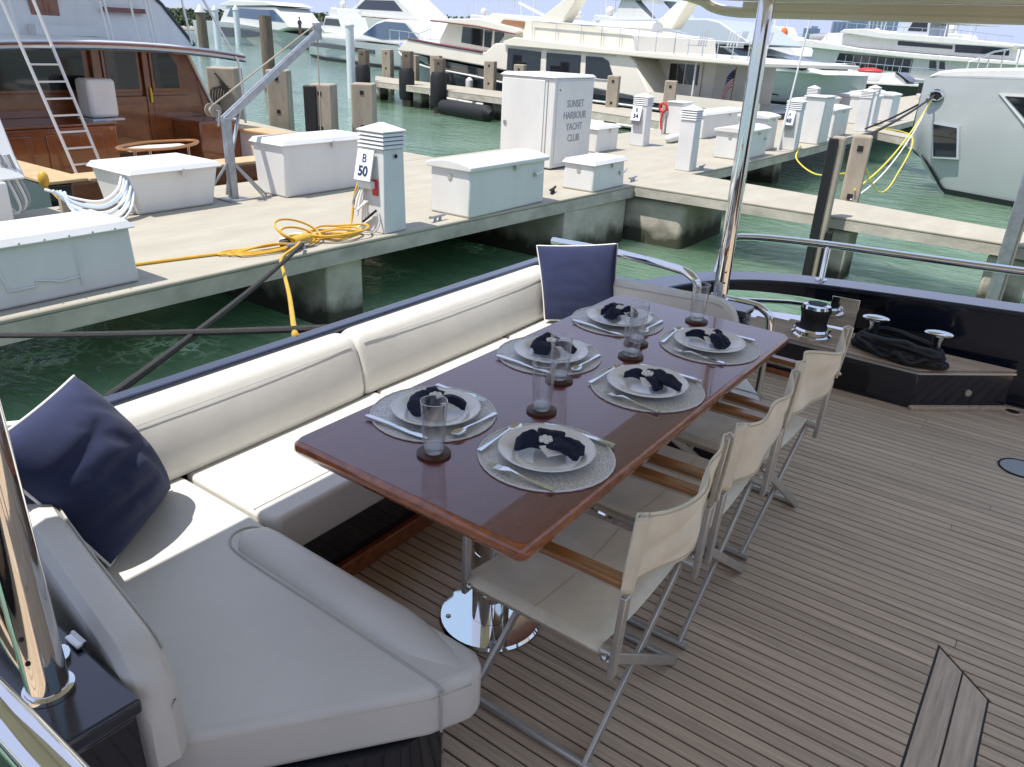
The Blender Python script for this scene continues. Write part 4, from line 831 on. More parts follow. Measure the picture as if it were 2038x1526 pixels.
for i, s in enumerate(('SUNSET', 'HARBOUR', 'YACHT', 'CLUB')):
    text(s, 'lettering', 0.145, M_signg, cb, (cx1 + 0.0165, (cy0 + cy1) / 2 + 0.02, 0.93 - i * 0.165), (0, 1, 0), (0, 0, 1), bold=0.001, sx=0.95)

# crane davit
cr = thing('dock_crane', 'grey steel dock crane with raised boom and winch', 'crane', (-7.6, 5.25, 0))
bx, by = -7.6, 5.27
MB().box((bx, by, 0.44), (0.075, 0.085, 0.86)).build('post', M_galv, cr, bevel=0.006)
MB().box((bx, by, 0.008), (0.26, 0.26, 0.015)).build('base_plate', M_galv, cr)
tip = Vector((-8.35, 7.25, 1.74)); root = Vector((bx - 0.02, by - 0.02, 0.84))
MB().bar(root, tip, 0.06, 0.085).build('boom', M_galv, cr, bevel=0.006)
MB().bar((bx - 0.02, by + 0.03, 0.45), root + (tip - root) * 0.16, 0.025, 0.03).build('strut', M_galv, cr)
for dx, dy in ((-0.30, 0.12), (0.22, 0.26), (-0.05, -0.36), (0.05, 0.40)): MB().bar((bx, by, 0.44), (bx + dx, by + dy, 0.01), 0.022, 0.022).build('brace', M_galv, cr)
MB().lathe([(0.07, -0.05), (0.07, -0.04), (0.035, -0.04), (0.035, 0.04), (0.07, 0.04), (0.07, 0.05)], (bx - 0.02, by - 0.13, 0.95), 18, axis=(1, 0, 0)).build('winch_drum', M_concw, cr)
MB().tube([(bx + 0.02, by - 0.13, 0.95), (bx + 0.09, by - 0.13, 0.95), (bx + 0.09, by - 0.16, 0.80)], 0.012, 8).build('crank', M_galv, cr)
MB().tube([(bx - 0.02, by - 0.13, 1.0), tip + Vector((0, -0.02, 0.10))], 0.009, 6).build('cable', M_concw, cr)
MB().box(tip + Vector((0, 0, 0.02)), (0.07, 0.10, 0.20)).build('head', M_galv, cr, bevel=0.01)
MB().tube([tip + Vector((0, 0.0, -0.05)), tip + Vector((0, -0.03, -1.3))], 0.008, 6).build('fall_line', M_concw, cr)

def cleat(lb, x, y, rz=0, s=1.0, m=None):
    o = thing('dock_cleat', lb, 'cleat', (x, y, 0.002), rz, 'dock cleats')
    MB().tube(smooth_path([(0, -0.13 * s, 0.055 * s), (0, -0.06 * s, 0.05 * s), (0, 0.06 * s, 0.05 * s), (0, 0.13 * s, 0.055 * s)], 4), 0.014 * s, 8).build('horn', m or M_galv, o, world=False)
    for q in (-0.04, 0.04): MB().lathe([(0.026 * s, 0), (0.015 * s, 0.02 * s), (0.014 * s, 0.05 * s)], (0, q * s, 0), 10).build('foot', m or M_galv, o, world=False)
cleat('dock cleat in front of the arched lid dock box', -5.33, 6.12, R(2)); cleat('dock cleat wrapped in dark line right of the arched lid box', -5.42, 8.45, R(20), 1.1, M_rope)
cleat('dock cleat right of the small low dock box', -5.17, 10.15, R(5)); cleat('dock cleat by the plain pedestal', -4.98, 12.15, R(5)); cleat('dock cleat under the knotted yellow cord', -5.40, 4.36, R(5), 1.1)
cleat('dock cleat hidden behind the transom at the left', -5.5, 1.15, R(5), 1.1)

# ropes and cords
def sagline(nm, lb, cat, a, b, sag, r, m, n=16):
    a = Vector(a); b = Vector(b)
    return tag(MB().tube([a.lerp(b, k / n) - Vector((0, 0, sag * 4 * (k / n) * (1 - k / n))) for k in range(n + 1)], r, 8).build(nm, m, None), lb, cat)
sagline('mooring_line', 'dark mooring line running from the knotted dock cleat down to the transom', 'rope', (-5.36, 4.36, 0.055), (-2.34, 1.03, 0.64), 0.03, 0.016, M_rope)
sagline('mooring_line', 'dark mooring line crossing low from the left edge to the sofa back', 'rope', (-5.45, 1.20, 0.06), (-2.34, 2.04, 0.645), 0.02, 0.016, M_rope)
yc = thing('shore_cable', 'yellow shore power cord coiled and knotted on the dock edge', 'power cord', (-5.55, 4.6, 0.0))
def yt(pts, closed=False, r=0.013): MB().tube(smooth_path(pts, 6, closed), r, 8, closed=closed).build('cord', M_yellow, yc)
rg = random.Random(4)
yt([(-5.60, 5.30, 0.50), (-5.64, 5.26, 0.34), (-5.64, 5.22, 0.16), (-5.60, 5.14, 0.04), (-5.52, 5.02, 0.02), (-5.44, 4.90, 0.02)])
for j in range(4):
    cx0, cy0 = -5.50 + rg.uniform(-.03, .03), 4.86 + rg.uniform(-.04, .04); a0, b0 = 0.12 + 0.022 * j, 0.20 + 0.035 * j
    yt([(cx0 + a0 * math.cos(t) + rg.uniform(-.012, .012), cy0 + b0 * math.sin(t) + 0.05 * math.cos(t), 0.013 + 0.018 * ((j * 5) % 4) + rg.uniform(0, .02)) for t in [2 * math.pi * k / 12 for k in range(12)]], True, 0.0105)
for j in range(3):
    yt([(-5.54 + (0.06 + 0.035 * j) * math.cos(t), 4.47 + (0.13 + 0.05 * j) * math.sin(t), 0.03 + (0.05 + 0.07 * j) * (0.5 + 0.5 * math.cos(t + 2.6))) for t in [2 * math.pi * k / 12 for k in range(12)]], True, 0.0105)
for j in range(3):
    yt([(-5.50 + 0.03 * j, 4.32, 0.05), (-5.60 + 0.05 * j, 4.10, 0.03 + 0.02 * j), (-5.72 + 0.05 * j, 3.84 + .03 * j, 0.018), (-5.67 + 0.07 * j, 3.74 + 0.05 * j, 0.018), (-5.57 + 0.05 * j, 3.95, 0.016), (-5.47 + 0.03 * j, 4.20, 0.03), (-5.45, 4.36, 0.06)], r=0.0105)
yt([(-5.62, 3.95, 0.016), (-5.72, 3.70, 0.014), (-5.80, 3.40, 0.014), (-5.86, 3.15, 0.014), (-5.95, 2.8, 0.014)])
yt([(-5.44, 4.40, 0.07), (-5.36, 4.30, 0.05), (-5.22, 4.02, 0.02), (-4.7, 3.63, 0.08), (-3.9, 3.04, 0.215), (-3.0, 2.35, 0.43), (-2.40, 1.885, 0.64), (-2.325, 1.83, 0.672)], r=0.014)
MB().lathe([(0.02, -0.09), (0.045, -0.07), (0.05, 0.03), (0.035, 0.08), (0.014, 0.11)], (-5.44, 4.42, 0.075), 16, axis=(0.15, 0.9, 0.1)).build('plug_boot', M_yellow, yc)
MB().lathe([(0.03, -0.04), (0.04, -0.03), (0.04, 0.04), (0.02, 0.05)], (-5.50, 4.28, 0.05), 14, axis=(0.6, 0.5, 0.2)).build('plug_collar', M_black, yc)
MB().box((-5.66, 4.52, 0.03), (0.16, 0.26, 0.05), rz=R(18)).build('junction_box', M_white, yc, bevel=0.015)
wc = thing('white_cable', 'thin white cables hanging from the B 50 pedestal', 'cable', (-5.55, 5.28, 0.3))
for j in range(3):
    MB().tube(smooth_path([(-5.56 + 0.03 * j, 5.29, 0.47), (-5.60 + 0.03 * j, 5.25, 0.36), (-5.63 + 0.03 * j, 5.22, 0.26 - 0.05 * j), (-5.57, 5.22, 0.2), (-5.52 + .03 * j, 5.25, 0.3)], 6), 0.010, 7).build('cable', M_piping if j else M_grey, wc)
for j in range(2):
    MB().tube(smooth_path([(-5.36, 5.29, 0.20), (-5.32, 5.26, 0.10), (-5.36, 5.20, 0.014), (-5.50, 5.12, 0.012), (-5.60, 5.20, 0.012), (-5.52, 5.27, 0.08), (-5.42 + .02 * j, 5.29, 0.16)], 6), 0.010, 7).build('cable', M_piping, wc)
MB().tube([(-5.38, 5.285, 0.22), (-5.50, 5.22, 0.10)], 0.012, 7).build('tap_handle', M_black, wc)
# locker and hose at the far left
lk = thing('dock_locker', 'pale grey tall dock locker at the left edge with hanging cables', 'locker', (-8.3, 2.9, 0))
MB().prism([(-8.75, 2.35), (-7.99, 2.35), (-7.99, 3.23), (-8.75, 3.23)], 0.0, 0.40).build('lower', M_white, lk, bevel=0.02)
MB().extr([(-0.44, 0.401), (0.44, 0.401), (0.30, 0.60), (0.12, 1.0), (-0.44, 1.0)], -0.38, 0.38).build('hood', M_white, lk, world=False, bevel=0.02)
lk_h = kids(lk)[-1]; lk_h.rotation_euler = (0, 0, R(90)); lk_h.location = (-0.07, -0.12, 0)
for j in range(4):
    MB().tube(smooth_path([(-7.97 + 0.012 * j, 3.10 + 0.03 * j, 0.62), (-7.93, 3.14 + 0.035 * j, 0.40), (-7.93, 3.20 + 0.03 * j, 0.14 + 0.02 * j), (-7.95, 3.12 + 0.02 * j, 0.10), (-7.97, 3.02 + 0.02 * j, 0.30)], 6), 0.014, 7).build('cable', M_grey if j % 2 else M_white, lk)
hs = thing('water_hose', 'pale blue and white hose looped on a low stand at the left', 'hose', (-7.5, 3.5, 0))
for y in (3.45, 4.02): MB().box((-7.62, y, 0.12), (0.05, 0.06, 0.24)).build('stand_post', M_concw, hs)
MB().box((-7.62, 3.735, 0.10), (0.03, 0.52, 0.06)).build('stand_rail', M_concw, hs)
M_hose = mat('pale hose', (0.58, 0.66, 0.74), 0.45)
for j in range(8):
    q = j * 0.024 + (j % 2) * 0.012
    MB().tube(smooth_path([(-7.60 + 0.03 * (j % 3), 3.30 + 0.022 * j, 0.34 - q * .2), (-7.52 + q * .9, 3.52 - .01 * j, 0.24 - q * .9), (-7.46 + q * .8, 3.72, 0.20 - q * 1.1), (-7.52 + q * .8, 3.92 + .012 * (j % 4), 0.27 - q * .9), (-7.60 + 0.03 * (j % 3), 4.03 + 0.014 * j, 0.38 - q * .25)], 6), 0.013, 7).build('loop', M_hose if j % 3 else M_piping, hs)
fd = thing('yellow_float', 'small yellow fender float hanging at the left by the teak covering board', 'float', (-8.2, 3.55, 0.2))
MB().ball((-8.32, 3.62, 0.30), (0.05, 0.05, 0.085), 12, 8).build('body', M_yellow, fd)
MB().tube([(-8.30, 3.63, 0.22), (-8.05, 3.70, 0.02)], 0.008, 6).build('lanyard', M_yellow, fd)
# hose cabinet, fender, leaning pole, flag
fc = thing('fire_cabinet', 'white fire point cabinet with red hose reel', 'fire point', (-7.65, 16.7, 0))
MB().box((-7.58, 16.78, 0.34), (0.36, 0.44, 0.66)).build('body', M_white, fc, bevel=0.02)
MB().box((-7.58, 16.78, 0.685), (0.42, 0.5, 0.03)).build('lid', M_white, fc, bevel=0.01)
MB().tube([(-7.86 + 0.085 * math.cos(t), 16.52, 0.56 + 0.085 * math.sin(t)) for t in [2 * math.pi * k / 20 for k in range(20)]], 0.028, 8, closed=True).build('hose_reel', M_red, fc)
MB().tube(smooth_path([(-7.84, 16.50, 0.48), (-7.87, 16.50, 0.3), (-7.84, 16.50, 0.1)], 4), 0.022, 7).build('hose', M_red, fc)
MB().box((-7.86, 16.60, 0.24), (0.13, 0.12, 0.48)).build('reel_post', M_white, fc)
MB().box((-7.395, 16.76, 0.42), (0.012, 0.03, 0.30)).build('red_stripe', M_red, fc)
fe = thing('fender', 'white cylindrical fender lying beside the fire point cabinet', 'fender', (-7.1, 15.2, 0.08))
MB().loft([[(0.0 + r * math.cos(a), y, 0.085 + r * math.sin(a)) for a in [2 * math.pi * k / 14 for k in range(14)]] for y, r in ((-0.30, 0.02), (-0.27, 0.06), (-0.22, 0.082), (0.22, 0.082), (0.27, 0.06), (0.30, 0.02))]).build('body', M_white, fe, world=False)
MB().tube([(0, 0.30, 0.085), (0.02, 0.40, 0.05), (0.1, 0.52, 0.012)], 0.012, 6).build('lanyard', M_rope, fe, world=False)
fe.location = (-6.95, 15.25, 0.0)
tl = thing('tall_locker', 'tall white dock locker with one side in shade behind the A 48 pedestal', 'locker', (-4.98, 18.1, 0))
MB().box((-5.0, 18.2, 0.47), (0.42, 0.75, 0.94)).build('body', M_white, tl, bevel=0.02)
MB().box((-5.0, 18.2, 0.955), (0.48, 0.81, 0.03)).build('lid', M_white, tl, bevel=0.008)
MB().box((-4.785, 18.2, 0.45), (0.012, 0.62, 0.80)).build('door', M_white, tl, bevel=0.005)
lp = tag(MB().tube([(-4.95, 15.75, 0.02), (-4.84, 16.0, 2.65)], [0.022, 0.014], 10).build('leaning_pole', M_white, None), 'long thin white pole leaning beside the A 48 pedestal', 'pole')
fg = thing('flag', 'striped red and white flag with blue canton hanging beside the far pole', 'flag', (-9.0, 24.0, 0.2))
MB().tube([(-9.32, 24.15, -0.3), (-9.28, 24.22, 1.33)], 0.018, 8).build('staff', M_teakv, fg)
def fpt(u, v):   # u along the fly, v down the hoist
    return (-9.30 - 0.16 * math.sin(u * 5 + v) * u - 0.25 * u, 24.20 - 0.45 * u + 0.05 * math.sin(v * 5 + u * 4), 1.26 - v * 0.50 - 0.62 * u ** 1.25 + 0.02 * math.sin(u * 9))
for k in range(13):
    u0 = 0.42 if k < 7 else 0.0
    MB().grid(lambda u, v: fpt(u0 + (1 - u0) * u, (k + v) / 13), 10, 1).build('stripe', M_flagr if k % 2 == 0 else M_flagw, fg)
MB().grid(lambda u, v: fpt(0.42 * u, v * 7 / 13), 6, 6).build('canton', M_flagb, fg)
st = MB()
for i in range(5):
    for j in range(4):
        p = Vector(fpt(0.42 * (i + .5) / 5, (j + .5) / 4 * 7 / 13)); st.ball((p.x + 0.012, p.y, p.z), 0.010, 6, 4)
st.build('stars', M_flagw, fg)

# ------------------------------------------------------------------ piles
def pile(lb, x, y, z1, w, m, rz=0.0, z0=-1.6, stripe=None, round_=False, cap=None, holes=True):
    o = thing('mooring_pile', lb, 'pile', (x, y, 0), rz, 'mooring piles')
    if round_: MB().lathe([(w / 2, z0), (w / 2 * 0.96, z1)], (0, 0, 0), 16).build('shaft', m, o, world=False)
    else: MB().box((0, 0, (z0 + z1) / 2), (w, w, z1 - z0)).build('shaft', m, o, world=False, bevel=0.03, seg=3)
    if stripe: MB().box((-w * 0.42, -w * 0.30, (z0 + z1 - 0.03) / 2), (w * 0.55, w * 0.7, z1 - z0 - 0.03)).build('rub_strip', stripe, o, world=False, bevel=0.02)
    if cap: MB().lathe([(w * 0.56, z1 - 0.02), (w * 0.56, z1 + 0.05), (w * 0.1, z1 + w * 0.7), (0, z1 + w * 0.7)], (0, 0, 0), 16).build('cap', cap, o, world=False)
    if holes and not round_:
        for z in (z1 - 0.16, z1 - 0.78): MB().box((0.0, -w / 2 - 0.003, z), (0.07, 0.012, 0.07)).build('bolt_recess', M_black, o, world=False)
    return o
pile('concrete pile behind the crane boom with two bolt holes', -13.6, 10.75, 1.02, 0.42, M_concw, R(38))
pile('concrete pile with a broad black rubbing strip right of the crane boom', -11.9, 10.4, 0.87, 0.42, M_concw, R(30), stripe=M_black)
pile('concrete pile left of the tall cabinet, right of the black striped one', -11.6, 11.15, 0.89, 0.42, M_concw, R(35))
p0 = pile('concrete pile hung with a tangle of dark line by the varnished boat', -15.6, 10.9, 0.96, 0.6, M_concw, R(38), holes=False)
for j in range(7): MB().tube(smooth_path([(-0.1 + .05 * j, -0.34, 0.85 - .05 * j), (0.15 - .06 * j, -0.36, 0.5), (-0.12, -0.36, 0.25 - .08 * j), (0.1, -0.36, -.1)], 5), 0.018, 6).build('line', M_rope, p0, world=False)
pile('tall pale sleeved pile with conical cap left of the cream yacht', -26.0, 24.3, 2.0, 0.36, M_pileblue, round_=True, cap=M_white)
pile('tall bare timber pile left of the crane boom tip', -30.1, 23.3, 2.25, 0.55, M_wood, round_=True)
pile('dark timber pile with white cap above the varnished boat', -74.8, 50.2, 2.9, 1.0, M_wood, round_=True, cap=M_white, z0=-2)
pile('white sleeved pile with cap, left of two by the far white yacht', -88.3, 61.2, 3.4, 0.75, M_pileblue, round_=True, cap=M_white, z0=-2)
pile('white sleeved pile with cap, right of two by the far white yacht', -107.4, 78, 4.0, 0.9, M_pileblue, round_=True, cap=M_white, z0=-2)
PA = pile('square concrete pile behind the finger pier holding yellow lines', -2.47, 11.3, 0.83, 0.24, M_concw, R(10), z0=-1.5)
PB = pile('dark faced pile standing at the front of the finger pier', -2.36, 9.66, 0.93, 0.15, M_concw, R(6), z0=-1.6, holes=False)
MB().box((-0.045, -0.085, -0.34), (0.10, 0.05, 2.5)).build('rub_strip', M_black, PB, world=False, bevel=0.008)
MB().box((0.11, 0.0, -0.9), (0.05, 0.2, 1.5)).build('rear_strip', M_black, PB, world=False)
PC = pile('dark faced pile at the right edge of the photo', -0.42, 9.62, 1.2, 0.15, M_concw, R(4), z0=-1.6, holes=False)
MB().box((-0.02, -0.085, -0.2), (0.12, 0.05, 2.75)).build('rub_strip', M_galv, PC, world=False, bevel=0.008)
for i, (x, y, h, w, dk) in enumerate(((-26.6, 27.1, 1.14, 0.42, 0), (-24.6, 26.6, 0.98, 0.42, 0), (-22.2, 23.7, 1.2, 0.36, 1), (-22.5, 25.7, 1.06, 0.4, 0), (-19.7, 22.7, 1.05, 0.34, 1), (-19.1, 24.9, 1.01, 0.40, 0), (-17.3, 24.3, 0.98, 0.38, 0), (-12.4, 22.4, 0.91, 0.36, 0), (-24.6, 23.7, 1.15, 0.36, 1), (-10.3, 22.0, 0.9, 0.34, 0))):
    lb = ('leftmost concrete pile at the bow of the cream yacht', 'second concrete pile from the left beside the cream yacht', 'black fender pile in front of the cream yacht, left of the pair', 'concrete pile between the two black fender piles', 'black fender pile in front of the cream yacht, right of the pair', 'concrete pile just right of the black fender piles', 'concrete pile touching the left of the tall cabinet', 'concrete pile right of the tall cabinet', 'black fender pile at the outer end of the far finger pier', 'concrete pile behind the B 34 pedestal')[i]
    q = pile(lb, x, y, h, w, M_wood if dk else M_concw, R(20), z0=-1.6)
    if dk:
        MB().lathe([(0.26, -0.55), (0.30, -0.40), (0.30, 0.45), (0.24, 0.6)], (0, -0.12, 0), 14).build('fender_sleeve', M_black, q, world=False)
tf = tag(MB().loft([[(x, -0.0 + r * math.cos(a), r * math.sin(a)) for a in [2 * math.pi * k / 12 for k in range(12)]] for x, r in ((-1.5, 0.08), (-1.35, 0.26), (1.3, 0.28), (1.5, 0.1))]).build('floating_fender', M_black, None), 'large dark cylindrical fender floating under the far finger pier', 'fender')
tf.location = (-18.0, 22.1, -0.55); tf.rotation_euler = (0, 0, R(-15))
# ------------------------------------------------------------------ boats
def frame(name, lb, cat, O, u, group=None):
    return thing(name, lb, cat, (O[0], O[1], 0), math.atan2(u[1], u[0]), group)
def part(o, nm, mb, m, **k): return mb.build(nm, m, o, world=False, **k)
def hull_mb(st, B, mid=None):
    """stations (s, half beam factor, z sheer, z keel, flare)"""
    rings = []
    for s, b, zs, zk, fl in st:
        h = B / 2 * b; c = B / 2
        rings.append([(s + (zs - zk) * 0.0, c - h, zs), (s, c - h * fl, zs * 0.45 + zk * 0.55), (s, c - h * fl * 0.88, zk), (s, c + h * fl * 0.88, zk), (s, c + h * fl, zs * 0.45 + zk * 0.55), (s, c + h, zs)])
    return MB().loft(rings)
def win(o, poly, w, m=None, nm='window', d=0.03): return part(o, nm, MB().extr(poly, w - d, w + 0.01), m or M_darkglass)
def rails(o, pts, w, m=None, r=0.02, post=0.6, drop=0.45, n=6):
    """rail polyline in (s, z) with stanchions down to the deck"""
    P = [Vector((s, w, z)) for s, z in pts]
    part(o, 'rail', MB().tube(P, r, 6), m or M_chrome)
    for i in range(n + 1):
        t = i / n * (len(P) - 1); k = min(int(t), len(P) - 2); p = P[k].lerp(P[k + 1], t - k)
        part(o, 'stanchion', MB().tube([p, p - Vector((0, 0, drop))], r * 0.8, 6), m or M_chrome)
U0 = (0.965, -0.262)
# --- cream trawler yacht
T = frame('trawler_yacht', 'cream cruising yacht with dark hull and pilothouse beyond the tall cabinet', 'yacht', (-18.0, 25.3), U0)
part(T, 'hull', hull_mb([(-12.6, 0.02, 1.40, -0.2, 0.6), (-12.2, 0.12, 1.38, -0.85, 0.4), (-11.0, 0.42, 1.27, -0.95, 0.62), (-9.0, 0.74, 1.08, -0.95, 0.80), (-6.5, 0.93, 0.90, -0.95, 0.92), (-3, 1.0, 0.72, -0.95, 0.97), (3, 1.0, 0.24, -0.95, 0.99), (7, 0.97, 0.16, -0.95, 0.98), (10.6, 0.90, 0.18, -0.95, 0.97)], 5.0), M_hullnavy, smooth=60)
part(T, 'rub_strake', MB().tube([(-11.9, 1.95, 0.98), (-9.0, 0.58, 0.70), (-6.5, 0.12, 0.52), (-3, -0.03, 0.38), (3, -0.03, 0.0), (10.4, 0.15, -0.05)], 0.04, 6), M_white)
part(T, 'waterline_stripe', MB().tube([(-10.5, 2.0, -0.62), (-6.5, 0.36, -0.64), (-3, 0.10, -0.66), (4, 0.05, -0.66), (10.4, 0.3, -0.66)], 0.06, 6), M_white)
part(T, 'foredeck', MB().prism([(-12.3, 2.5), (-11, 1.5), (-9.0, 0.72), (-8.0, 0.5), (-8.0, 4.5), (-9.0, 4.28), (-11, 3.5)], 1.10, 1.20), M_teakd)
part(T, 'upper_hull', MB().extr([(-9.05, 1.10), (-8.13, 1.60), (-5.77, 1.44), (-2.39, 1.26), (-1.75, 1.62), (-1.15, 1.66), (5.3, 1.50), (5.6, 1.30), (6.55, 0.20), (-2.1, 0.74), (-7.35, 1.02)], 0.10, 4.9), M_cream, bevel=0.05)
part(T, 'cap_rail', MB().tube([(-8.13, 0.09, 1.63), (-5.77, 0.09, 1.47), (-2.5, 0.09, 1.29)], 0.045, 6), M_mah)
part(T, 'pilothouse', MB().extr([(-6.4, 1.45), (-5.6, 2.32), (-0.7, 2.02), (-1.0, 1.3), (-2.4, 1.28)], 0.55, 4.4), M_cream, bevel=0.03)
win(T, [(-4.48, 2.17), (-3.1, 2.10), (-3.14, 1.48), (-4.58, 1.58)], 0.55); win(T, [(-2.99, 2.08), (-2.5, 2.06), (-2.57, 1.44), (-3.0, 1.47)], 0.55); win(T, [(-2.33, 2.04), (-1.76, 2.0), (-1.75, 1.89), (-2.34, 1.43)], 0.55)
part(T, 'windscreen', MB().bar((-6.22, 0.9, 1.66), (-5.68, 0.9, 2.22), 0.03, 0.5, up=(0, 1, 0)), M_darkglass)
part(T, 'pilothouse_roof', MB().extr([(-6.3, 2.36), (-6.2, 2.43), (-2.8, 2.47), (-0.45, 2.16), (-0.35, 2.06), (-0.61, 1.96), (-3, 2.16)], 0.12, 4.8), M_cream, bevel=0.03)
part(T, 'roof_edge', MB().tube([(-6.25, 0.11, 2.36), (-3, 0.11, 2.20), (-0.55, 0.11, 1.97)], 0.03, 6), M_mah)
part(T, 'flybridge', MB().extr([(-2.85, 2.46), (-2.3, 2.68), (-0.3, 2.50), (3.44, 2.33), (5.2, 2.10), (5.3, 1.6), (-0.85, 1.84)], 0.35, 4.6), M_cream, bevel=0.04)
part(T, 'name_board', MB().extr([(-1.74, 2.33), (-1.53, 2.46), (-0.29, 2.41), (-0.31, 2.19)], 0.31, 0.345), M_teakv)
part(T, 'boat_deck', MB().extr([(-1.1, 1.70), (-0.4, 1.86), (5.26, 1.62), (6.65, 1.60), (10.5, 1.50), (10.5, 1.39), (6.67, 1.43), (5.39, 1.46), (-0.83, 1.56)], -0.05, 5.05), M_cream, bevel=0.03)
for p in ([(-0.89, 1.48), (1.01, 1.42), (1.02, 0.71), (-0.92, 0.66)], [(1.34, 1.41), (3.1, 1.39), (3.13, 0.75), (1.36, 0.71)], [(3.38, 1.38), (4.15, 1.37), (4.44, 1.27), (4.71, 0.84), (4.48, 0.69), (3.41, 0.73)]): win(T, p, 0.10)
part(T, 'aft_bulkhead', MB().extr([(5.5, 1.42), (7.9, 1.42), (7.9, 0.16), (6.5, 0.16)], 1.3, 4.5), M_cream)
part(T, 'side_door', MB().box((6.75, 1.27, 0.83), (1.35, 0.05, 1.1)), M_cream)
for s0, s1 in ((6.15, 6.42), (6.47, 6.72), (6.80, 7.30)): win(T, [(s0, 1.30), (s1, 1.30), (s1, 0.72), (s0, 0.72)], 1.24)
for s in (8.0, 10.2): part(T, 'deck_post', MB().tube([(s, 0.2, 0.15), (s, 0.2, 1.42)], 0.03, 6), M_white)
part(T, 'aft_bulwark', MB().extr([(6.4, 0.16), (6.4, 0.46), (10.5, 0.44), (10.5, 0.16)], 0.03, 0.11), M_cream)
rails(T, [(0.28, 2.42), (3.31, 2.32), (5.28, 2.26), (7.05, 2.21)], 0.25, drop=0.62, n=7); rails(T, [(7.05, 2.05), (10.3, 1.98)], 0.25, drop=0.5, n=6)
part(T, 'radar_arch', MB().extr([(0.15, 2.42), (1.85, 3.25), (2.35, 3.25), (1.36, 2.14), (1.0, 2.40)], 0.5, 1.0), M_cream, bevel=0.03)
part(T, 'radar_arch', MB().extr([(3.0, 2.40), (4.1, 3.25), (4.6, 3.25), (3.95, 2.38)], 3.6, 4.2), M_cream, bevel=0.03)
part(T, 'crane_mast', MB().tube([(-0.1, 1.6, 2.5), (-2.2, 1.6, 3.1)], 0.05, 6), M_cream)
for j in range(3): part(T, 'anchor_gear', MB().lathe([(0.12, 0), (0.10, 0.22), (0.14, 0.26)], (-10.7 + 0.5 * j, 2.2 + 0.2 * j, 1.20), 10), M_chrome)
part(T, 'fender', MB().lathe([(0.05, -0.28), (0.13, -0.2), (0.13, 0.2), (0.05, 0.28)], (-5.6, -0.02, 0.06), 12), M_white); part(T, 'fender', MB().lathe([(0.05, -0.3), (0.15, -0.2), (0.15, 0.2), (0.05, 0.3)], (-3.0, -0.16, 0.02), 12), M_white)
for nm, s, w, dz in (('deck_chair', 7.3, 1.0, 0), ('deck_chair', 7.9, 1.8, 0.02), ('deck_chair', 8.6, 1.1, 0), ('deck_chair', 9.2, 1.5, 0)):
    c = thing(nm, ('slatted grey deck chair at the front of the cream yacht upper deck', 'slatted grey deck chair, second from the front on the cream yacht upper deck', 'slatted grey deck chair, third on the cream yacht upper deck', 'slatted grey deck chair at the aft end of the cream yacht upper deck')[(7.3, 7.9, 8.6, 9.2).index(s)], 'deck chair', (0, 0, 0), 0, 'deck chairs on the cream yacht')
    c.location = Vector((T.location.x, T.location.y, 1.58)) + Vector((U0[0] * s - U0[1] * w, U0[1] * s + U0[0] * w, 0)); c.rotation_euler = (0, 0, R(-60 + 30 * (s % 2)))
    part(c, 'seat', MB().box((0, 0, 0.28), (0.42, 0.42, 0.03)), M_alu)
    for k in range(4): part(c, 'back_slat', MB().bar((-0.15 + 0.1 * k, 0.20, 0.30), (-0.15 + 0.1 * k, 0.32, 0.72), 0.05, 0.015), M_alu)
    for a in (-1, 1):
        for b_ in (-1, 1): part(c, 'leg', MB().bar((0.19 * a, 0.19 * b_, 0.0), (0.19 * a, 0.19 * b_, 0.28), 0.03, 0.03), M_alu)
for k in range(4): part(T, 'antenna', MB().tube([(-1.5 + 1.7 * k, 1.2 + 0.6 * k, 2.4), (-1.9 + 1.75 * k, 1.2 + 0.6 * k, 4.4 + 0.4 * (k % 2))], 0.016, 5), M_white)
part(T, 'radar_dome', MB().ball((0.2, 2.4, 2.75), (0.28, 0.28, 0.18), 12, 8), M_white); part(T, 'tender', MB().loft([[(s, 2.6 + w * math.cos(a), 2.35 + 0.22 * math.sin(a)) for a in [2 * math.pi * q / 10 for q in range(10)]] for s, w in ((1.4, 0.1), (1.9, 0.55), (3.6, 0.6), (4.2, 0.3))]), M_white)
rails(T, [(-11.8, 1.95), (-9.2, 1.85), (-8.2, 2.05)], 1.4, drop=0.75, n=6, r=0.018)
for s0, s1 in ((-0.93, 1.05), (1.30, 3.16), (3.34, 4.75)):
    part(T, 'window_frame', MB().tube([(s0, 0.085, 1.50 - 0.012 * (s0 + 1)), (s1, 0.085, 1.48 - 0.012 * (s0 + 1))], 0.022, 5), M_white); part(T, 'window_frame', MB().tube([(s0, 0.085, 0.68), (s1, 0.085, 0.70)], 0.022, 5), M_white)
# --- silver sport yacht behind
S = frame('sport_yacht', 'silver topped sport yacht with dark windows behind the cream yacht', 'yacht', (-13.23, 41.86), U0)
part(S, 'hull', hull_mb([(-16, 0.92, 1.1, -0.95, 0.95), (-8, 1.0, 0.98, -0.95, 0.95), (-3, 0.95, 0.86, -0.95, 0.86), (0, 0.70, 0.86, -0.95, 0.66), (1.6, 0.35, 0.88, -0.9, 0.42), (2.4, 0.08, 0.9, -0.4, 0.3), (2.6, 0.01, 0.92, 0.3, 0.5)], 5.6), M_greyhull, smooth=60)
part(S, 'boot_top', hull_mb([(-16, 0.93, -0.55, -1.0, 0.99), (-3, 0.88, -0.55, -1.0, 0.92), (0, 0.62, -0.55, -1.0, 0.6), (1.75, 0.18, -0.55, -1.0, 0.3)], 5.6), M_boot)
part(S, 'deckhouse', MB().extr([(-15, 0.95), (-15, 2.2), (-6.2, 2.05), (-4.9, 2.0), (-2.2, 1.45), (0.85, 1.05), (1.6, 0.86)], 0.6, 5.0), M_white, bevel=0.08, seg=3)
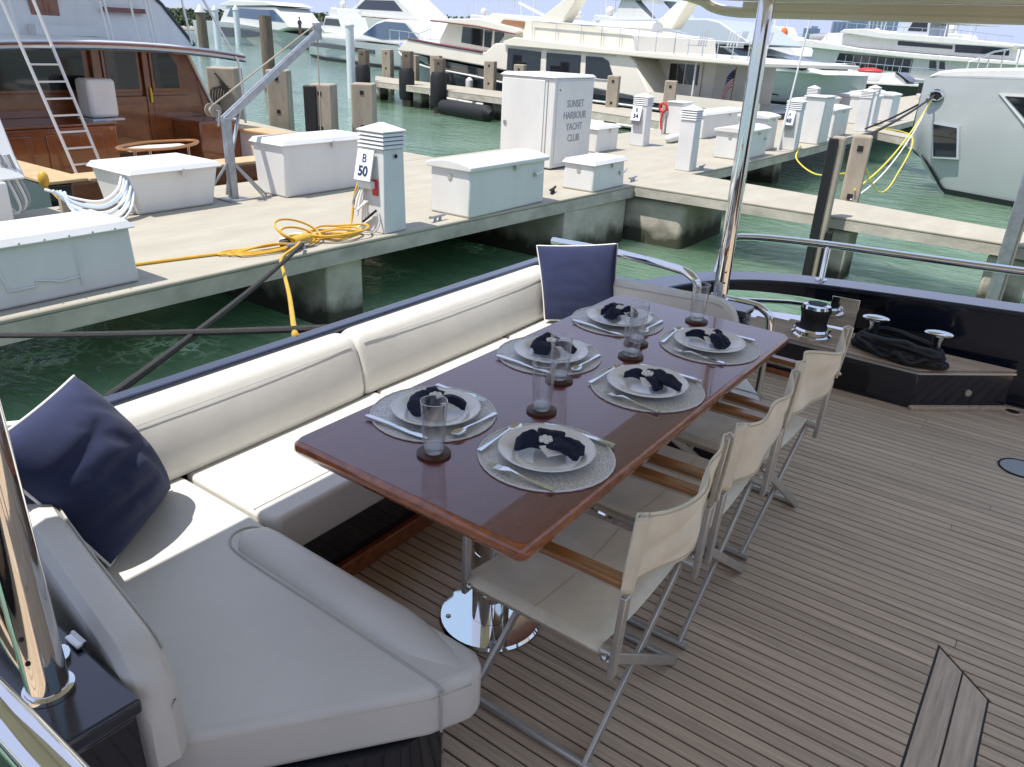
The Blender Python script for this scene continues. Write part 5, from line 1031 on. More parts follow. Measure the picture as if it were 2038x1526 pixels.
part(S, 'canopy', MB().extr([(-14.5, 2.55), (-14.5, 3.2), (-8.7, 3.27), (-5.86, 3.30), (-5.0, 3.16), (-2.72, 2.12), (-3.02, 2.06), (-5.63, 2.02), (-8.15, 2.14)], 0.3, 5.3), M_silver, bevel=0.10, seg=4)
win(S, [(-6.3, 1.95), (-4.95, 1.97), (-3.73, 1.45), (-5.7, 1.50)], 0.58); win(S, [(-4.41, 1.93), (-2.5, 1.60), (-2.28, 1.46), (-3.27, 1.40)], 0.58, M_blueglass); win(S, [(-1.9, 1.42), (0.67, 1.10), (0.3, 1.00), (-1.7, 1.15)], 0.58)
part(S, 'windscreen', MB().add([(-2.5, 1.0, 1.60), (-2.5, 4.6, 1.60), (0.8, 4.0, 1.13), (0.8, 1.6, 1.13), (-2.5, 1.0, 1.55), (-2.5, 4.6, 1.55), (0.8, 4.0, 1.06), (0.8, 1.6, 1.06)], [(0, 1, 2, 3), (7, 6, 5, 4), (0, 4, 5, 1), (1, 5, 6, 2), (2, 6, 7, 3), (3, 7, 4, 0)]), M_darkglass)
win(S, [(-1.51, -0.17), (-0.93, -0.2), (-0.94, -0.27), (-1.49, -0.26)], 0.75, nm='porthole')
part(S, 'radar_arch', MB().extr([(-13.4, 3.2), (-12.9, 4.3), (-11.9, 4.3), (-10.4, 3.24)], 0.8, 1.4), M_white); part(S, 'radar_fin', MB().extr([(-10.97, 4.25), (-10.0, 4.25), (-8.71, 3.26), (-9.47, 3.26)], 2.4, 3.0), M_silver)
part(S, 'hardtop', MB().extr([(-13.5, 4.25), (-13.3, 4.42), (-10.0, 4.36), (-9.8, 4.22)], 0.6, 5.0), M_silver, bevel=0.05)
rails(S, [(-3, 1.35), (0, 1.38), (2.3, 1.42)], 1.9, drop=0.5, n=6)
# --- big white motor yacht
Y = frame('motor_yacht', 'big white three deck motor yacht far right below the soffit', 'yacht', (-13.63, 73.42), U0)
part(Y, 'hull', hull_mb([(-14, 0.9, 0.2, -0.95, 0.95), (-6, 1.0, 0.25, -0.95, 0.97), (6, 1.0, 0.3, -0.95, 0.95), (14, 0.75, 0.5, -0.95, 0.7), (20, 0.05, 0.9, -0.5, 0.4)], 7.5), M_white, smooth=60)
part(Y, 'main_house', MB().extr([(-9.4, 0.2), (-9.3, 2.3), (8.2, 1.75), (12, 1.0), (12.5, 0.3)], 0.5, 7), M_white, bevel=0.08)
part(Y, 'upper_deck', MB().extr([(-12.0, 2.55), (-11.6, 2.78), (-9.7, 2.95), (-5.0, 2.42), (1, 2.16), (8.3, 1.93), (8.3, 1.68), (0.9, 1.78), (-9.9, 2.33)], -0.1, 7.6), M_white, bevel=0.05)
part(Y, 'upper_house', MB().extr([(-9.2, 2.6), (-8.4, 3.55), (-3.2, 3.45), (7, 2.9), (8, 2.3), (8.3, 1.9)], 0.9, 6.6), M_white, bevel=0.06)
part(Y, 'bridge_deck', MB().extr([(-7.0, 3.60), (-6.6, 3.85), (-4.6, 3.92), (-3.3, 3.68), (2.87, 3.42), (7.2, 3.05), (7.1, 2.86), (2.6, 2.96), (-3.1, 3.2)], 0.3, 7.2), M_white, bevel=0.05)
for p in ([(-6.68, 1.97), (-0.16, 1.74), (-0.18, 0.72), (-6.91, 0.95)], [(1.18, 1.72), (1.69, 1.70), (1.89, 1.02), (1.28, 1.06)], [(1.97, 1.70), (2.36, 1.68), (2.54, 1.05), (2.06, 1.1)]): win(Y, p, 0.5)
win(Y, [(-1.95, 3.09), (2.48, 2.86), (2.51, 2.61), (-1.91, 2.76)], 0.9); win(Y, [(2.65, 3.02), (6.64, 2.78), (6.71, 2.31), (2.76, 2.4)], 0.9)
part(Y, 'wheelhouse', MB().extr([(-3.0, 3.6), (-2.4, 4.75), (-0.3, 4.75), (-0.2, 3.55)], 2.2, 5.6), M_silver); win(Y, [(-2.0, 3.9), (-1.7, 4.6), (-0.5, 4.6), (-0.4, 3.85)], 2.2)
part(Y, 'bimini', MB().extr([(-0.3, 4.52), (-0.3, 4.66), (3.6, 4.52), (3.5, 4.42)], 1.6, 6), M_white); part(Y, 'bimini_post', MB().tube([(3.2, 1.7, 3.4), (3.2, 1.7, 4.45)], 0.05, 6), M_white); part(Y, 'bimini_post', MB().tube([(1.3, 1.7, 3.5), (1.3, 1.7, 4.5)], 0.05, 6), M_white)
rails(Y, [(-6.9, 1.35), (0, 1.15), (8, 1.0)], 0.2, drop=0.5, n=14, r=0.03)
for k in range(9): part(Y, 'mullion', MB().box((-6.0 + 0.72 * k, 0.47, 1.36 - 0.02 * k), (0.05, 0.04, 0.98)), M_white)
for k in range(5): part(Y, 'antenna', MB().tube([(-2.6 + 1.4 * k, 3.0, 4.0), (-2.9 + 1.45 * k, 3.0, 7.5 + (k % 2))], 0.03, 5), M_white)
rails(Y, [(-11.5, 3.25), (-9.5, 3.4), (-8.0, 3.5)], 0.2, drop=0.6, n=6, r=0.025); rails(Y, [(-6.5, 4.35), (-3, 4.15), (3, 3.95), (6.8, 3.6)], 0.5, drop=0.6, n=12, r=0.025)
dg = thing('dinghy', 'grey inflatable dinghy on the aft deck of the big white motor yacht', 'dinghy', Y.location, Y.rotation_euler.z)
part(dg, 'tube', MB().tube(smooth_path([(-10.6, 2.0, 3.15), (-9.0, 1.8, 3.2), (-7.6, 2.3, 3.35), (-7.4, 2.8, 3.38), (-7.6, 3.3, 3.35), (-9.0, 3.8, 3.2), (-10.6, 3.6, 3.15)], 4), 0.33, 10), M_grey); part(dg, 'floor', MB().box((-9.2, 2.8, 3.05), (2.8, 1.5, 0.15)), M_white); part(dg, 'cradle', MB().box((-9.2, 2.8, 2.9), (2.4, 0.8, 0.3)), M_white)
lf = tag(MB().lathe([(0.1, 0), (0.3, 0.15), (0.34, 0.9), (0.22, 1.2), (0.05, 1.3)], (0, 0, 0), 14).build('marker_float', M_orange, None), 'bright orange marker float beside the grey dinghy', 'float'); lf.location = (-25.0, 75.4, 2.55)
rcn = thing('red_canopy', 'flat red canopy on posts in the distance left of the far pole', 'canopy', (-33, 83, 0))
MB().box((-33, 83, 3.9), (4.4, 3, 0.5)).build('awning', M_red, rcn); [MB().box((-33 + a, 83, 1.6), (0.15, 0.15, 4.6)).build('post', M_white, rcn) for a in (-2, 2)]
# --- grey bow at right
G = frame('grey_yacht', 'pale grey yacht bow with hawse hole and dark side windows at the right edge', 'yacht', (-2.43, 18.67), (0.908, -0.419))
gst = []
for s, b, zs, zk, fl in ((-0.94, 0.02, 1.42, 0.02, 0.75), (-0.72, 0.10, 1.45, -0.35, 0.8), (-0.3, 0.26, 1.46, -0.8, 0.72), (0.3, 0.42, 1.48, -0.9, 0.74), (1.5, 0.66, 1.52, -0.95, 0.80), (4, 0.92, 1.58, -0.95, 0.88), (8, 1.0, 1.62, -0.95, 0.94), (14, 0.98, 1.62, -0.95, 0.94)): gst.append((s, b, zs, zk, fl))
# the port side is near flat: centreline set so the near face follows w = 0
rings = []
for s, b, zs, zk, fl in gst:
    B2 = 2.6 * b; zc = -0.10 if s < -0.2 else -0.10
    near = 0.02 + (0.10 if s < -0.5 else 0.0)
    k = max(0.0, min(1.0, (s + 0.94) / 0.9)); zb = 0.02 * (1 - k) - 0.78 * k
    rings.append([(s, near, zs), (s + 0.0, near + 0.01, 0.5 * zs), (s, near + 0.05, max(zb, -0.05)), (s, near + 0.16 + 0.1 * b, zb), (s, near + 2 * B2 - 0.16 + 0.02, zb), (s, near + 2 * B2 - 0.02, max(zb, -0.05)), (s, near + 2 * B2, 0.5 * zs), (s, near + 2 * B2 + 0.03, zs)])
part(G, 'hull', MB().loft(rings), M_greyhull, smooth=50)
part(G, 'boot_stripe', MB().add([(-0.60, 0.115, -0.09), (-0.04, 0.20, -0.70), (0.10, 0.20, -0.80), (14, 0.30, -0.80), (14, 0.28, -0.69), (0.06, 0.18, -0.69), (-0.40, 0.10, -0.20), (-0.60, 0.9, -0.09), (-0.04, 1.2, -0.75), (0.10, 1.6, -0.80)], [(0, 1, 5, 6), (1, 2, 3, 4, 5), (0, 7, 8, 1), (1, 8, 9, 2)]), M_boot)
part(G, 'foredeck', MB().extr([(-0.92, 1.43), (-0.66, 1.57), (-0.26, 1.63), (1.1, 1.72), (6, 1.86), (14, 1.9), (14, 1.60), (4, 1.575), (0.3, 1.475)], 0.10, 3.5), M_white, bevel=0.05, seg=3)
part(G, 'window_frame', MB().extr([(-0.46, 0.60), (0.15, 0.57), (0.31, -0.06), (-0.27, -0.11)], -0.005, 0.03), M_silver); win(G, [(-0.41, 0.555), (0.115, 0.53), (0.265, -0.02), (-0.235, -0.07)], 0.0, d=0.012)
part(G, 'window_frame', MB().extr([(0.76, 1.24), (4.0, 1.32), (4.0, 0.5), (1.55, 0.62)], 0.0, 0.03), M_white); win(G, [(0.90, 1.20), (3.9, 1.28), (3.9, 0.56), (1.60, 0.68)], 0.0, d=0.012)
part(G, 'hawse_hole', MB().lathe([(0.0, 0.012), (0.10, 0.012), (0.13, 0.0)], (-0.53, 0.012, 1.10), 16, axis=(0, -1, 0)), M_black); part(G, 'hawse_lip', MB().tube([(-0.53 + 0.17 * math.cos(t), 0.0, 1.10 + 0.085 * math.sin(t)) for t in [2 * math.pi * k / 16 for k in range(16)]], 0.022, 6, closed=True), M_chrome)
rails(G, [(-0.19, 1.78), (0.27, 1.97), (0.98, 2.10), (4, 2.3)], 0.3, drop=0.36, n=7, r=0.018); part(G, 'rail', MB().tube([(0.1, 2.2, 1.85), (0.9, 2.2, 2.0), (3, 2.2, 2.2)], 0.018, 6), M_chrome)
hw = Vector((-2.43, 18.67, 0)) + Vector((0.908 * -0.53, -0.419 * -0.53, 1.10)) + Vector((-0.02, -0.03, 0))
for nm, lb, b, sag, m, r in (('bow_line', 'bright yellow bow line from the grey bow to the square pile, upper one', (-2.40, 11.15, 0.15), 0.25, M_yell2, 0.013), ('bow_line', 'white bow line hanging just below the yellow lines', (-2.42, 11.15, 0.02), 0.35, M_piping, 0.011), ('bow_line', 'dark bow line from the grey bow up to the dock', (-4.80, 22.0, 0.10), 0.05, M_rope, 0.022), ('bow_line', 'second dark bow line from the grey bow to the pile top', (-2.47, 11.3, 0.80), 0.05, M_rope, 0.02)):
    sagline(nm, lb, 'rope', hw, b, sag, r, m)
tag(MB().tube(smooth_path([(-2.44, 11.25, 0.70), (-2.5, 12.3, 0.2), (-2.6, 14.0, -0.25), (-2.75, 15.8, -0.20), (-3.1, 18.5, 0.30), (-4.6, 21.9, 0.15)], 6), 0.012, 7).build('slack_line', M_yell2, None), 'slack yellow line looping low over the water by the grey bow', 'rope')
tag(MB().tube(smooth_path([(-4.85, 16.9, 0.05), (-4.5, 15.5, -0.05), (-3.4, 12.9, 0.05), (-2.52, 11.2, 0.35)], 6), 0.013, 7).build('dock_line', M_yell2, None), 'yellow line stretched from the dock edge to the square pile', 'rope')
# --- small white boats behind the right hand dock
def runabout(lb, O, u, L, hm, z1):
    o = frame('runabout', lb, 'boat', O, u, 'small boats moored beyond the dock')
    part(o, 'hull', hull_mb([(0, 0.9, z1, -0.9, 0.9), (L * 0.5, 1.0, z1 + 0.05, -0.9, 0.85), (L * 0.8, 0.6, z1 + 0.12, -0.85, 0.6), (L, 0.03, z1 + 0.22, -0.3, 0.4)], 2.4), hm, smooth=60)
    part(o, 'deck', MB().extr([(-0.1, z1), (L * 0.9, z1 + 0.13), (L * 0.96, z1 + 0.22), (-0.1, z1 + 0.10)], -0.05, 2.45), M_white)
    part(o, 'console', MB().extr([(L * .35, z1 + .1), (L * .4, z1 + .75), (L * .5, z1 + .8), (L * .6, z1 + .12)], 0.7, 1.7), M_white); part(o, 'windscreen', MB().extr([(L * .5, z1 + .8), (L * .62, z1 + .3), (L * .60, z1 + .26), (L * .48, z1 + .78)], 0.6, 1.8), M_darkglass)
    part(o, 'outboard', MB().box((-0.35, 1.2, z1 + 0.25), (0.45, 0.4, 0.6)), M_black); return o
runabout('dark hulled small boat with white deck behind the tall shaded locker', (-14.6, 55.0), (0.97, -0.24), 7.5, M_hullnavy, 0.2)
runabout('small white open boat left of the grey bow', (-7.5, 44.0), (0.97, -0.24), 6.5, M_white, 0.15)
runabout('small white open boat beyond, near the railings of the big yacht', (-7.0, 56.0), (0.97, -0.24), 7.0, M_white, 0.3)
rb = thing('red_dinghy', 'small red covered tender in front of the big white yacht', 'dinghy', (-13.0, 58.0, 0))
MB().loft([[(x, 58 + w * math.cos(a) * 1.0, 0.95 + h * math.sin(a)) for a in [2 * math.pi * k / 12 for k in range(12)]] for x, w, h in ((-13.9, 0.2, 0.08), (-13.6, 0.5, 0.16), (-13.0, 0.6, 0.2), (-12.4, 0.2, 0.08))]).build('cover', M_red, rb); MB().box((-13.0, 58, 0.1), (2.0, 1.2, 1.5)).build('hull', M_white, rb)
# --- far left yachts
A1 = frame('far_yacht', 'far white yacht with blue windscreen and dark hull windows, top left', 'yacht', (-109.16, 80.6), (0.97, -0.24), 'white yachts along the far quay')
part(A1, 'hull', hull_mb([(-23, 0.9, 2.5, -1.2, 0.95), (-5, 1, 2.3, -1.2, 0.95), (8, 0.8, 1.6, -1.2, 0.75), (13, 0.3, 1.1, -1.0, 0.45), (14.4, 0.02, 0.95, 0, 0.5)], 7), M_greyhull, smooth=60)
win(A1, [(-10.2, 1.6), (-3.2, 1.55), (9.0, 0.95), (8, 0.75), (0.3, 0.3), (-9.8, 0.2)], 0.04)
part(A1, 'deckhouse', MB().extr([(-12, 2.3), (-8.5, 4.7), (9.5, 4.6), (14.0, 2.0), (10, 1.4)], 0.8, 6.2), M_white, bevel=0.2, seg=3); win(A1, [(-8.5, 3.2), (-6.8, 4.35), (9.0, 4.2), (12.4, 2.6), (2, 2.9)], 0.8, M_blueglass)
part(A1, 'hardtop', MB().extr([(-11, 4.9), (-6, 5.5), (7, 5.3), (10.5, 4.75), (-10, 4.65)], 0.6, 6.4), M_white, bevel=0.1)
A2 = frame('far_yacht', 'far white yacht with dark hull band and rounded blue glass house, person on bow', 'yacht', (-59.24, 52.98), (0.93, -0.37), 'white yachts along the far quay')
part(A2, 'hull', hull_mb([(-14.2, 0.02, 1.15, 0.2, 0.6), (-13.6, 0.12, 1.15, -0.9, 0.5), (-9, 0.6, 1.12, -1.1, 0.72), (-2, 0.95, 1.1, -1.1, 0.93), (8, 1, 1.0, -1.1, 0.96), (18, 0.95, 0.9, -1.1, 0.95)], 5.5), M_greyhull, smooth=60)
win(A2, [(-6.5, 0.72), (-1, 0.68), (10, 0.50), (10, 0.2), (-6.5, 0.36)], 0.06)
part(A2, 'foredeck', MB().extr([(-10, 1.1), (-5, 1.5), (5, 1.7), (6, 1.0)], 0.9, 4.6), M_white, bevel=0.2, seg=3)
part(A2, 'deckhouse', MB().extr([(3.5, 1.2), (6, 1.75), (9, 2.6), (11, 2.85), (15, 2.75), (18, 1.6), (18, 0.9)], 0.7, 4.9), M_white, bevel=0.15, seg=3); win(A2, [(6.1, 1.65), (9, 2.45), (10.8, 2.68), (14.6, 2.58), (17.0, 1.5), (10.2, 1.32)], 0.7, M_blueglass)
part(A2, 'boot_top', hull_mb([(-12.5, 0.2, -0.55, -1.2, 0.7), (-9, 0.45, -0.55, -1.2, 0.85), (-2, 0.9, -0.55, -1.2, 0.97), (18, 0.93, -0.55, -1.2, 0.98)], 5.5), M_boot)
A3 = frame('far_yacht', 'far white yacht bow seen above the person, with black underbody', 'yacht', (-112, 106), (0.95, -0.31), 'white yachts along the far quay')
part(A3, 'hull', hull_mb([(-17, 0.05, 5.0, 2.6, 0.5), (-10, 0.6, 4.7, 0.2, 0.7), (4, 1, 4.2, -1.2, 0.9), (22, 1, 3.6, -1.2, 0.95)], 8), M_white, smooth=60)
part(A3, 'house', MB().extr([(-6, 4.6), (2, 7.6), (14, 7.4), (22, 3.8)], 1, 7), M_white, bevel=0.3, seg=3); win(A3, [(-1.5, 5.6), (2.4, 7.0), (13, 6.8), (16, 5.2)], 1.0); win(A3, [(-8, 2.6), (14, 1.9), (14, 1.2), (-6, 1.5)], 0.3)
A4 = frame('far_yacht', 'white flybridge boat with boxy windows behind the cream pilothouse', 'yacht', (-44, 56), (0.95, -0.31), 'white yachts along the far quay')
part(A4, 'hull', hull_mb([(-7, 0.05, 1.5, 0.3, 0.5), (-4, 0.6, 1.35, -1.1, 0.7), (2, 1, 1.1, -1.1, 0.92), (12, 1, 0.9, -1.1, 0.95)], 4.6), M_white, smooth=60)
part(A4, 'house', MB().extr([(-3, 1.2), (-1.2, 2.9), (6, 2.8), (8, 1.0)], 0.5, 4.1), M_white, bevel=0.05); part(A4, 'roof', MB().extr([(-1.6, 2.9), (-1.4, 3.08), (6.6, 2.98), (6.6, 2.8)], 0.2, 4.4), M_white)
for s in (-0.7, 0.9, 2.5): win(A4, [(s - 0.4, 1.8), (s + 0.1, 2.6), (s + 1.2, 2.6), (s + 1.2, 1.75)], 0.5)
part(A4, 'mast', MB().tube([(4, 2.3, 3.0), (4.2, 2.3, 6.5)], 0.06, 6), M_white)
for i, (px, py, L) in enumerate(((-72, 88, 14), (-54, 92, 15), (-36, 96, 16), (-96, 126, 16), (-130, 120, 18), (-18, 104, 15), (2, 100, 14), (-84, 110, 18), (-62, 112, 17), (-47, 78, 12), (-118, 140, 20), (-150, 134, 20), (-30, 122, 18), (-86, 76, 11))):
    lb = ('far white motor boat behind the rounded glass yacht', 'far white motor boat left of the cream yacht mast', 'far white motor boat behind the leaning cream arch', 'farthest white motor boat at the top, left of centre', 'farthest white motor boat above the varnished boat', 'far white motor boat between soffit corner and silver yacht', 'far white motor boat behind the big three deck yacht', 'far motor boat with tall antennas above the pale sleeved pile', 'far motor boat with tall antennas above the cream pilothouse roof', 'small far motor boat just behind the cream pilothouse', 'far motor boat deep in the row, above the crane boom tip', 'far motor boat deepest in the row, near the varnished boat hardtop', 'far motor boat behind the silver canopy', 'small far motor boat between the two far blue glass yachts')[i]
    o = frame('far_motor_boat', lb, 'boat', (px, py), (0.95, -0.31), 'motor boats moored along the far shore')
    part(o, 'hull', hull_mb([(-L / 2, 0.04, 2.4, 0.6, 0.5), (-L * .3, 0.6, 2.1, -1.1, 0.7), (0, 1, 1.7, -1.1, 0.92), (L / 2, 1, 1.5, -1.1, 0.95)], 5), M_white if i % 2 else M_greyhull, smooth=60)
    part(o, 'house', MB().extr([(-L * .22, 1.8), (-L * .1, 3.6), (L * .3, 3.5), (L * .42, 1.5)], 0.6, 4.4), M_white, bevel=0.1); win(o, [(-L * .14, 2.5), (-L * .08, 3.3), (L * .28, 3.2), (L * .33, 2.4)], 0.6)
    part(o, 'flybridge', MB().extr([(-L * .05, 3.5), (0, 4.6), (L * .2, 4.5), (L * .26, 3.45)], 0.9, 4.1), M_white, bevel=0.1); part(o, 'mast', MB().tube([(L * .1, 2.5, 4.4), (L * .12, 2.5, 7.5 + (i % 3))], 0.07, 6), M_white); part(o, 'radome', MB().ball((L * .05, 2.5, 5.0), (0.45, 0.45, 0.5), 12, 8), M_white)
    for k in range(3): part(o, 'antenna', MB().tube([(L * .02 + 1.1 * k, 1.6 + k, 4.4), (L * .02 + 1.3 * k - 0.4, 1.6 + k, 8.0 + k)], 0.04, 5), M_white)
    rails(o, [(-L * .48, 3.0), (-L * .22, 2.7)], 1.2, n=6, drop=0.7, r=0.03); win(o, [(-L * .12, 1.15), (L * .4, 0.9), (L * .4, 0.6), (-L * .1, 0.85)], 0.12)
# person on the bow of the second far yacht
pr = thing('person', 'person in dark clothes standing on the far yacht foredeck', 'person', (-70.6, 59.0, 1.25), R(20))
bm_ = MB(); V = lambda *p: p
body = MB()
body.tube([(0, 0, 0.80), (0, 0, 0.95), (0, 0.01, 1.15), (0, 0, 1.36), (0, 0, 1.44)], [0.15, 0.16, 0.15, 0.17, 0.07], 10, flat=0.65, up=(0, 1, 0)); body.tube([(0, 0, 1.42), (0, 0, 1.52)], 0.05, 8); body.ball((0, 0, 1.63), (0.085, 0.10, 0.12), 10, 8)
for q in (-1, 1):
    body.tube([(0.08 * q, 0, 0.86), (0.09 * q, 0.02, 0.46), (0.10 * q, -0.02, 0.05), (0.10 * q, 0.10, 0.03)], [0.085, 0.06, 0.042, 0.035], 8)
    body.tube([(0.17 * q, 0, 1.36), (0.24 * q, 0.02, 1.10), (0.20 * q, 0.16, 0.92)], [0.05, 0.042, 0.032], 8)
M_skin = mat('skin', (0.25, 0.14, 0.09), 0.6); M_cloth = mat('dark clothing', (0.05, 0.04, 0.06), 0.9)
body.build('body', M_skin, pr, world=False, smooth=60)
MB().tube([(0, 0, 0.92), (0, 0.0, 1.15), (0, 0, 1.36), (0, 0, 1.45)], [0.175, 0.165, 0.185, 0.09], 10, flat=0.68, up=(0, 1, 0)).build('shirt', M_cloth, pr, world=False)
MB().tube([(0, 0, 0.95), (0, 0, 0.74)], [0.175, 0.18], 10, flat=0.7, up=(0, 1, 0)).build('shorts', M_cloth, pr, world=False); MB().ball((0, -0.012, 1.665), (0.09, 0.105, 0.10), 10, 6).build('hair', M_black, pr, world=False)

# ------------------------------------------------------------------ varnished sport fishing boat at the left
V_ = thing('sportfishing_boat', 'varnished mahogany sport fishing boat with white flybridge at the left', 'boat', (-13.0, 6.9, 0))
def vb(nm, mb, m, **k): return mb.build(nm, m, V_, **k)
vb('hull_side', MB().extr([(-9.0, 0.10), (-16, 0.22), (-16, -1.0), (-9.0, -1.0)], 3.95, 4.2), M_hullnavy); vb('hull_side', MB().extr([(-9.0, 0.10), (-16, 0.22), (-16, -1.0), (-9.0, -1.0)], 8.75, 9.0), M_hullnavy)
vb('transom', MB().box((-9.05, 6.48, -0.42), (0.14, 4.6, 1.1)), M_varn, bevel=0.02)
vb('covering_board', MB().prism([(-8.95, 3.93), (-16, 3.93), (-16, 4.36), (-8.95, 4.36)], 0.12, 0.16), M_teakd, bevel=0.01); vb('covering_board', MB().prism([(-8.95, 8.6), (-16, 8.6), (-16, 9.03), (-8.95, 9.03)], 0.12, 0.16), M_teakd, bevel=0.01); vb('covering_board', MB().prism([(-8.9, 4.361), (-9.3, 4.361), (-9.3, 8.599), (-8.9, 8.599)], 0.12, 0.16), M_teakd, bevel=0.01)
vb('cockpit_lining', MB().box((-11, 8.72, -0.12), (3.8, 0.06, 0.46)), M_white); vb('cockpit_lining', MB().box((-11, 4.23, -0.12), (3.8, 0.06, 0.46)), M_white)
vb('cockpit_sole', MB().box((-11.2, 6.5, -0.42), (4.4, 4.6, 0.06)), M_teakd)
vb('bulkhead', MB().add([(-13.0, 4.25, -0.4), (-13.0, 8.92, -0.4), (-13.0, 8.92, 0.06), (-13.0, 8.30, 1.42), (-13.0, 4.25, 1.42), (-13.15, 4.25, -0.4), (-13.15, 8.92, -0.4), (-13.15, 8.92, 0.06), (-13.15, 8.30, 1.42), (-13.15, 4.25, 1.42)], [(0, 1, 2, 3, 4), (9, 8, 7, 6, 5), (0, 5, 6, 1), (1, 6, 7, 2), (2, 7, 8, 3), (3, 8, 9, 4), (4, 9, 5, 0)]), M_varn)
vb('wing_trim', MB().bar((-12.99, 8.96, 0.02), (-12.99, 8.33, 1.40), 0.04, 0.06, up=(1, 0, 0)), M_white)
vb('cabin_side', MB().box((-15, 8.2, 0.6), (3.6, 0.1, 1.6)), M_varn); vb('cabin_side', MB().box((-15, 4.3, 0.6), (3.6, 0.1, 1.6)), M_varn)
def vwin(y0, y1, z0, z1, nm='window', arch=False):
    f = MB().box((-12.985, (y0 + y1) / 2, (z0 + z1) / 2), (0.03, y1 - y0 + 0.10, z1 - z0 + 0.10)).build('window_frame', M_varn, V_, bevel=0.008)
    if arch:
        n = 8; pts = [(y0, z0), (y1, z0), (y1, z1 - 0.30)] + [(y1 - 0.26 * (1 - math.cos(R(90 * k / n))), z1 - 0.30 + 0.30 * math.sin(R(90 * k / n))) for k in range(1, n + 1)] + [(y0, z1)]
        mb = MB(); m_ = len(pts); mb.add([(-12.962, a, b) for a, b in pts] + [(-12.99, a, b) for a, b in pts], [tuple(range(m_)), tuple(range(2 * m_ - 1, m_ - 1, -1))] + [(i, (i + 1) % m_, m_ + (i + 1) % m_, m_ + i) for i in range(m_)])
        mb.build('pane', M_darkglass, f)
    else: MB().box((-12.972, (y0 + y1) / 2, (z0 + z1) / 2), (0.025, y1 - y0, z1 - z0)).build('pane', M_darkglass, f)
vwin(4.55, 6.55, 0.77, 1.36); vwin(6.90, 7.42, 0.76, 1.36); vwin(7.70, 8.14, 0.76, 1.33, arch=True)
vb('door', MB().box((-12.965, 7.16, 0.20), (0.04, 0.76, 0.90)), M_varn, bevel=0.01); vb('door', MB().box((-12.965, 7.96, 0.20), (0.04, 0.70, 0.90)), M_varn, bevel=0.01)
for y in (6.72, 7.55): vb('door_post', MB().box((-12.955, y, 0.55), (0.06, 0.10, 1.66)), M_varn, bevel=0.01)
vb('door_handle', MB().tube([(-12.91, 7.57, 0.55), (-12.90, 7.57, 0.66), (-12.91, 7.57, 0.78)], 0.018, 8), M_yell2)
vb('cockpit_cabinet', MB().box((-12.45, 5.3, -0.02), (0.95, 2.2, 0.74)), M_varn, bevel=0.03); vb('cockpit_cabinet', MB().box((-12.55, 8.3, -0.06), (0.8, 0.78, 0.7)), M_varn, bevel=0.03)
vb('cabinet_top', MB().box((-12.45, 5.3, 0.365), (1.0, 2.24, 0.03)), M_varn, bevel=0.01)
for y in (4.75, 5.75): vb('cabinet_door', MB().box((-11.965, y, -0.03), (0.02, 0.8, 0.56)), M_varn, bevel=0.01)
vb('bait_cooler', MB().box((-12.55, 6.47, 0.68), (0.4, 0.44, 0.56)), M_white, bevel=0.06, seg=3); vb('cooler_base', MB().box((-12.53, 6.47, 0.38), (0.46, 0.5, 0.03)), M_silver)
n = 14; prof = []
fo, fi = [], []
for k in range(n + 1):
    y = 3.6 + 5.5 * k / n; cz = 1.50 - 0.021 * (y - 6.3) ** 2
    fo.append((-12.05 - 0.045 * (y - 6.3) ** 2, y, cz)); fi.append((-15.5, y, cz + 0.10))
vb('flybridge_deck', MB().loft([[fo[k], fi[k], (fi[k][0], fi[k][1], fi[k][2] - 0.12), (fo[k][0], fo[k][1], fo[k][2] - 0.12)] for k in range(n + 1)]), M_white, bevel=0.02)
vb('edge_trim', MB().tube([(p[0] + 0.012, p[1], p[2] - 0.045) for p in fo], 0.018, 6), M_mah); vb('edge_trim', MB().tube([(p[0] + 0.008, p[1], p[2] - 0.12) for p in fo], 0.016, 6), M_hullnavy)
vb('flybridge_house', MB().add([(-13.3, 4.0, 1.45), (-13.3, 8.72, 1.42), (-13.5, 8.3, 2.05), (-13.6, 7.6, 2.7), (-13.6, 4.0, 2.9), (-15.5, 4.0, 1.45), (-15.5, 8.72, 1.42), (-15.5, 8.3, 2.05), (-15.5, 7.6, 2.7), (-15.5, 4.0, 2.9)], [(0, 1, 2, 3, 4), (9, 8, 7, 6, 5), (0, 5, 6, 1), (1, 6, 7, 2), (2, 7, 8, 3), (3, 8, 9, 4), (4, 9, 5, 0)]), M_white)
vb('hardtop', MB().prism([(-12.3, 3.4), (-16, 3.4), (-16, 8.4), (-12.6, 8.2)], 3.3, 3.4), M_white); vb('house_trim', MB().tube([(-13.28, 8.73, 1.43), (-13.48, 8.32, 2.06), (-13.58, 7.62, 2.7)], 0.03, 6), M_hullnavy)
vb('flybridge_door', MB().box((-13.40, 6.32, 1.95), (0.05, 0.42, 0.8)), M_varn); vb('flybridge_step', MB().box((-13.2, 6.5, 1.60), (0.24, 1.0, 0.14)), M_white); vb('brow_board', MB().box((-13.34, 7.55, 1.93), (0.05, 0.72, 0.07)), M_mah)
for y, z1 in ((5.48, 2.6), (6.75, 2.6), (6.82, 2.6), (7.25, 2.5), (7.5, 2.6), (7.57, 2.6), (8.25, 2.3)):
    vb('flybridge_rail', MB().tube([(-12.45 - 0.045 * (y - 6.3) ** 2, y, 1.46), (-12.55 - 0.045 * (y - 6.3) ** 2, y - 0.06, z1)], 0.017, 8), M_white)
vb('flybridge_rail', MB().tube([(-12.7, 8.3, 2.3), (-12.6, 7.3, 2.42), (-12.6, 6.2, 2.5)], 0.018, 8), M_white)
ld = thing('ladder', 'white ladder leaning up to the flybridge of the varnished boat', 'ladder', (-11.9, 5.7, -0.3))
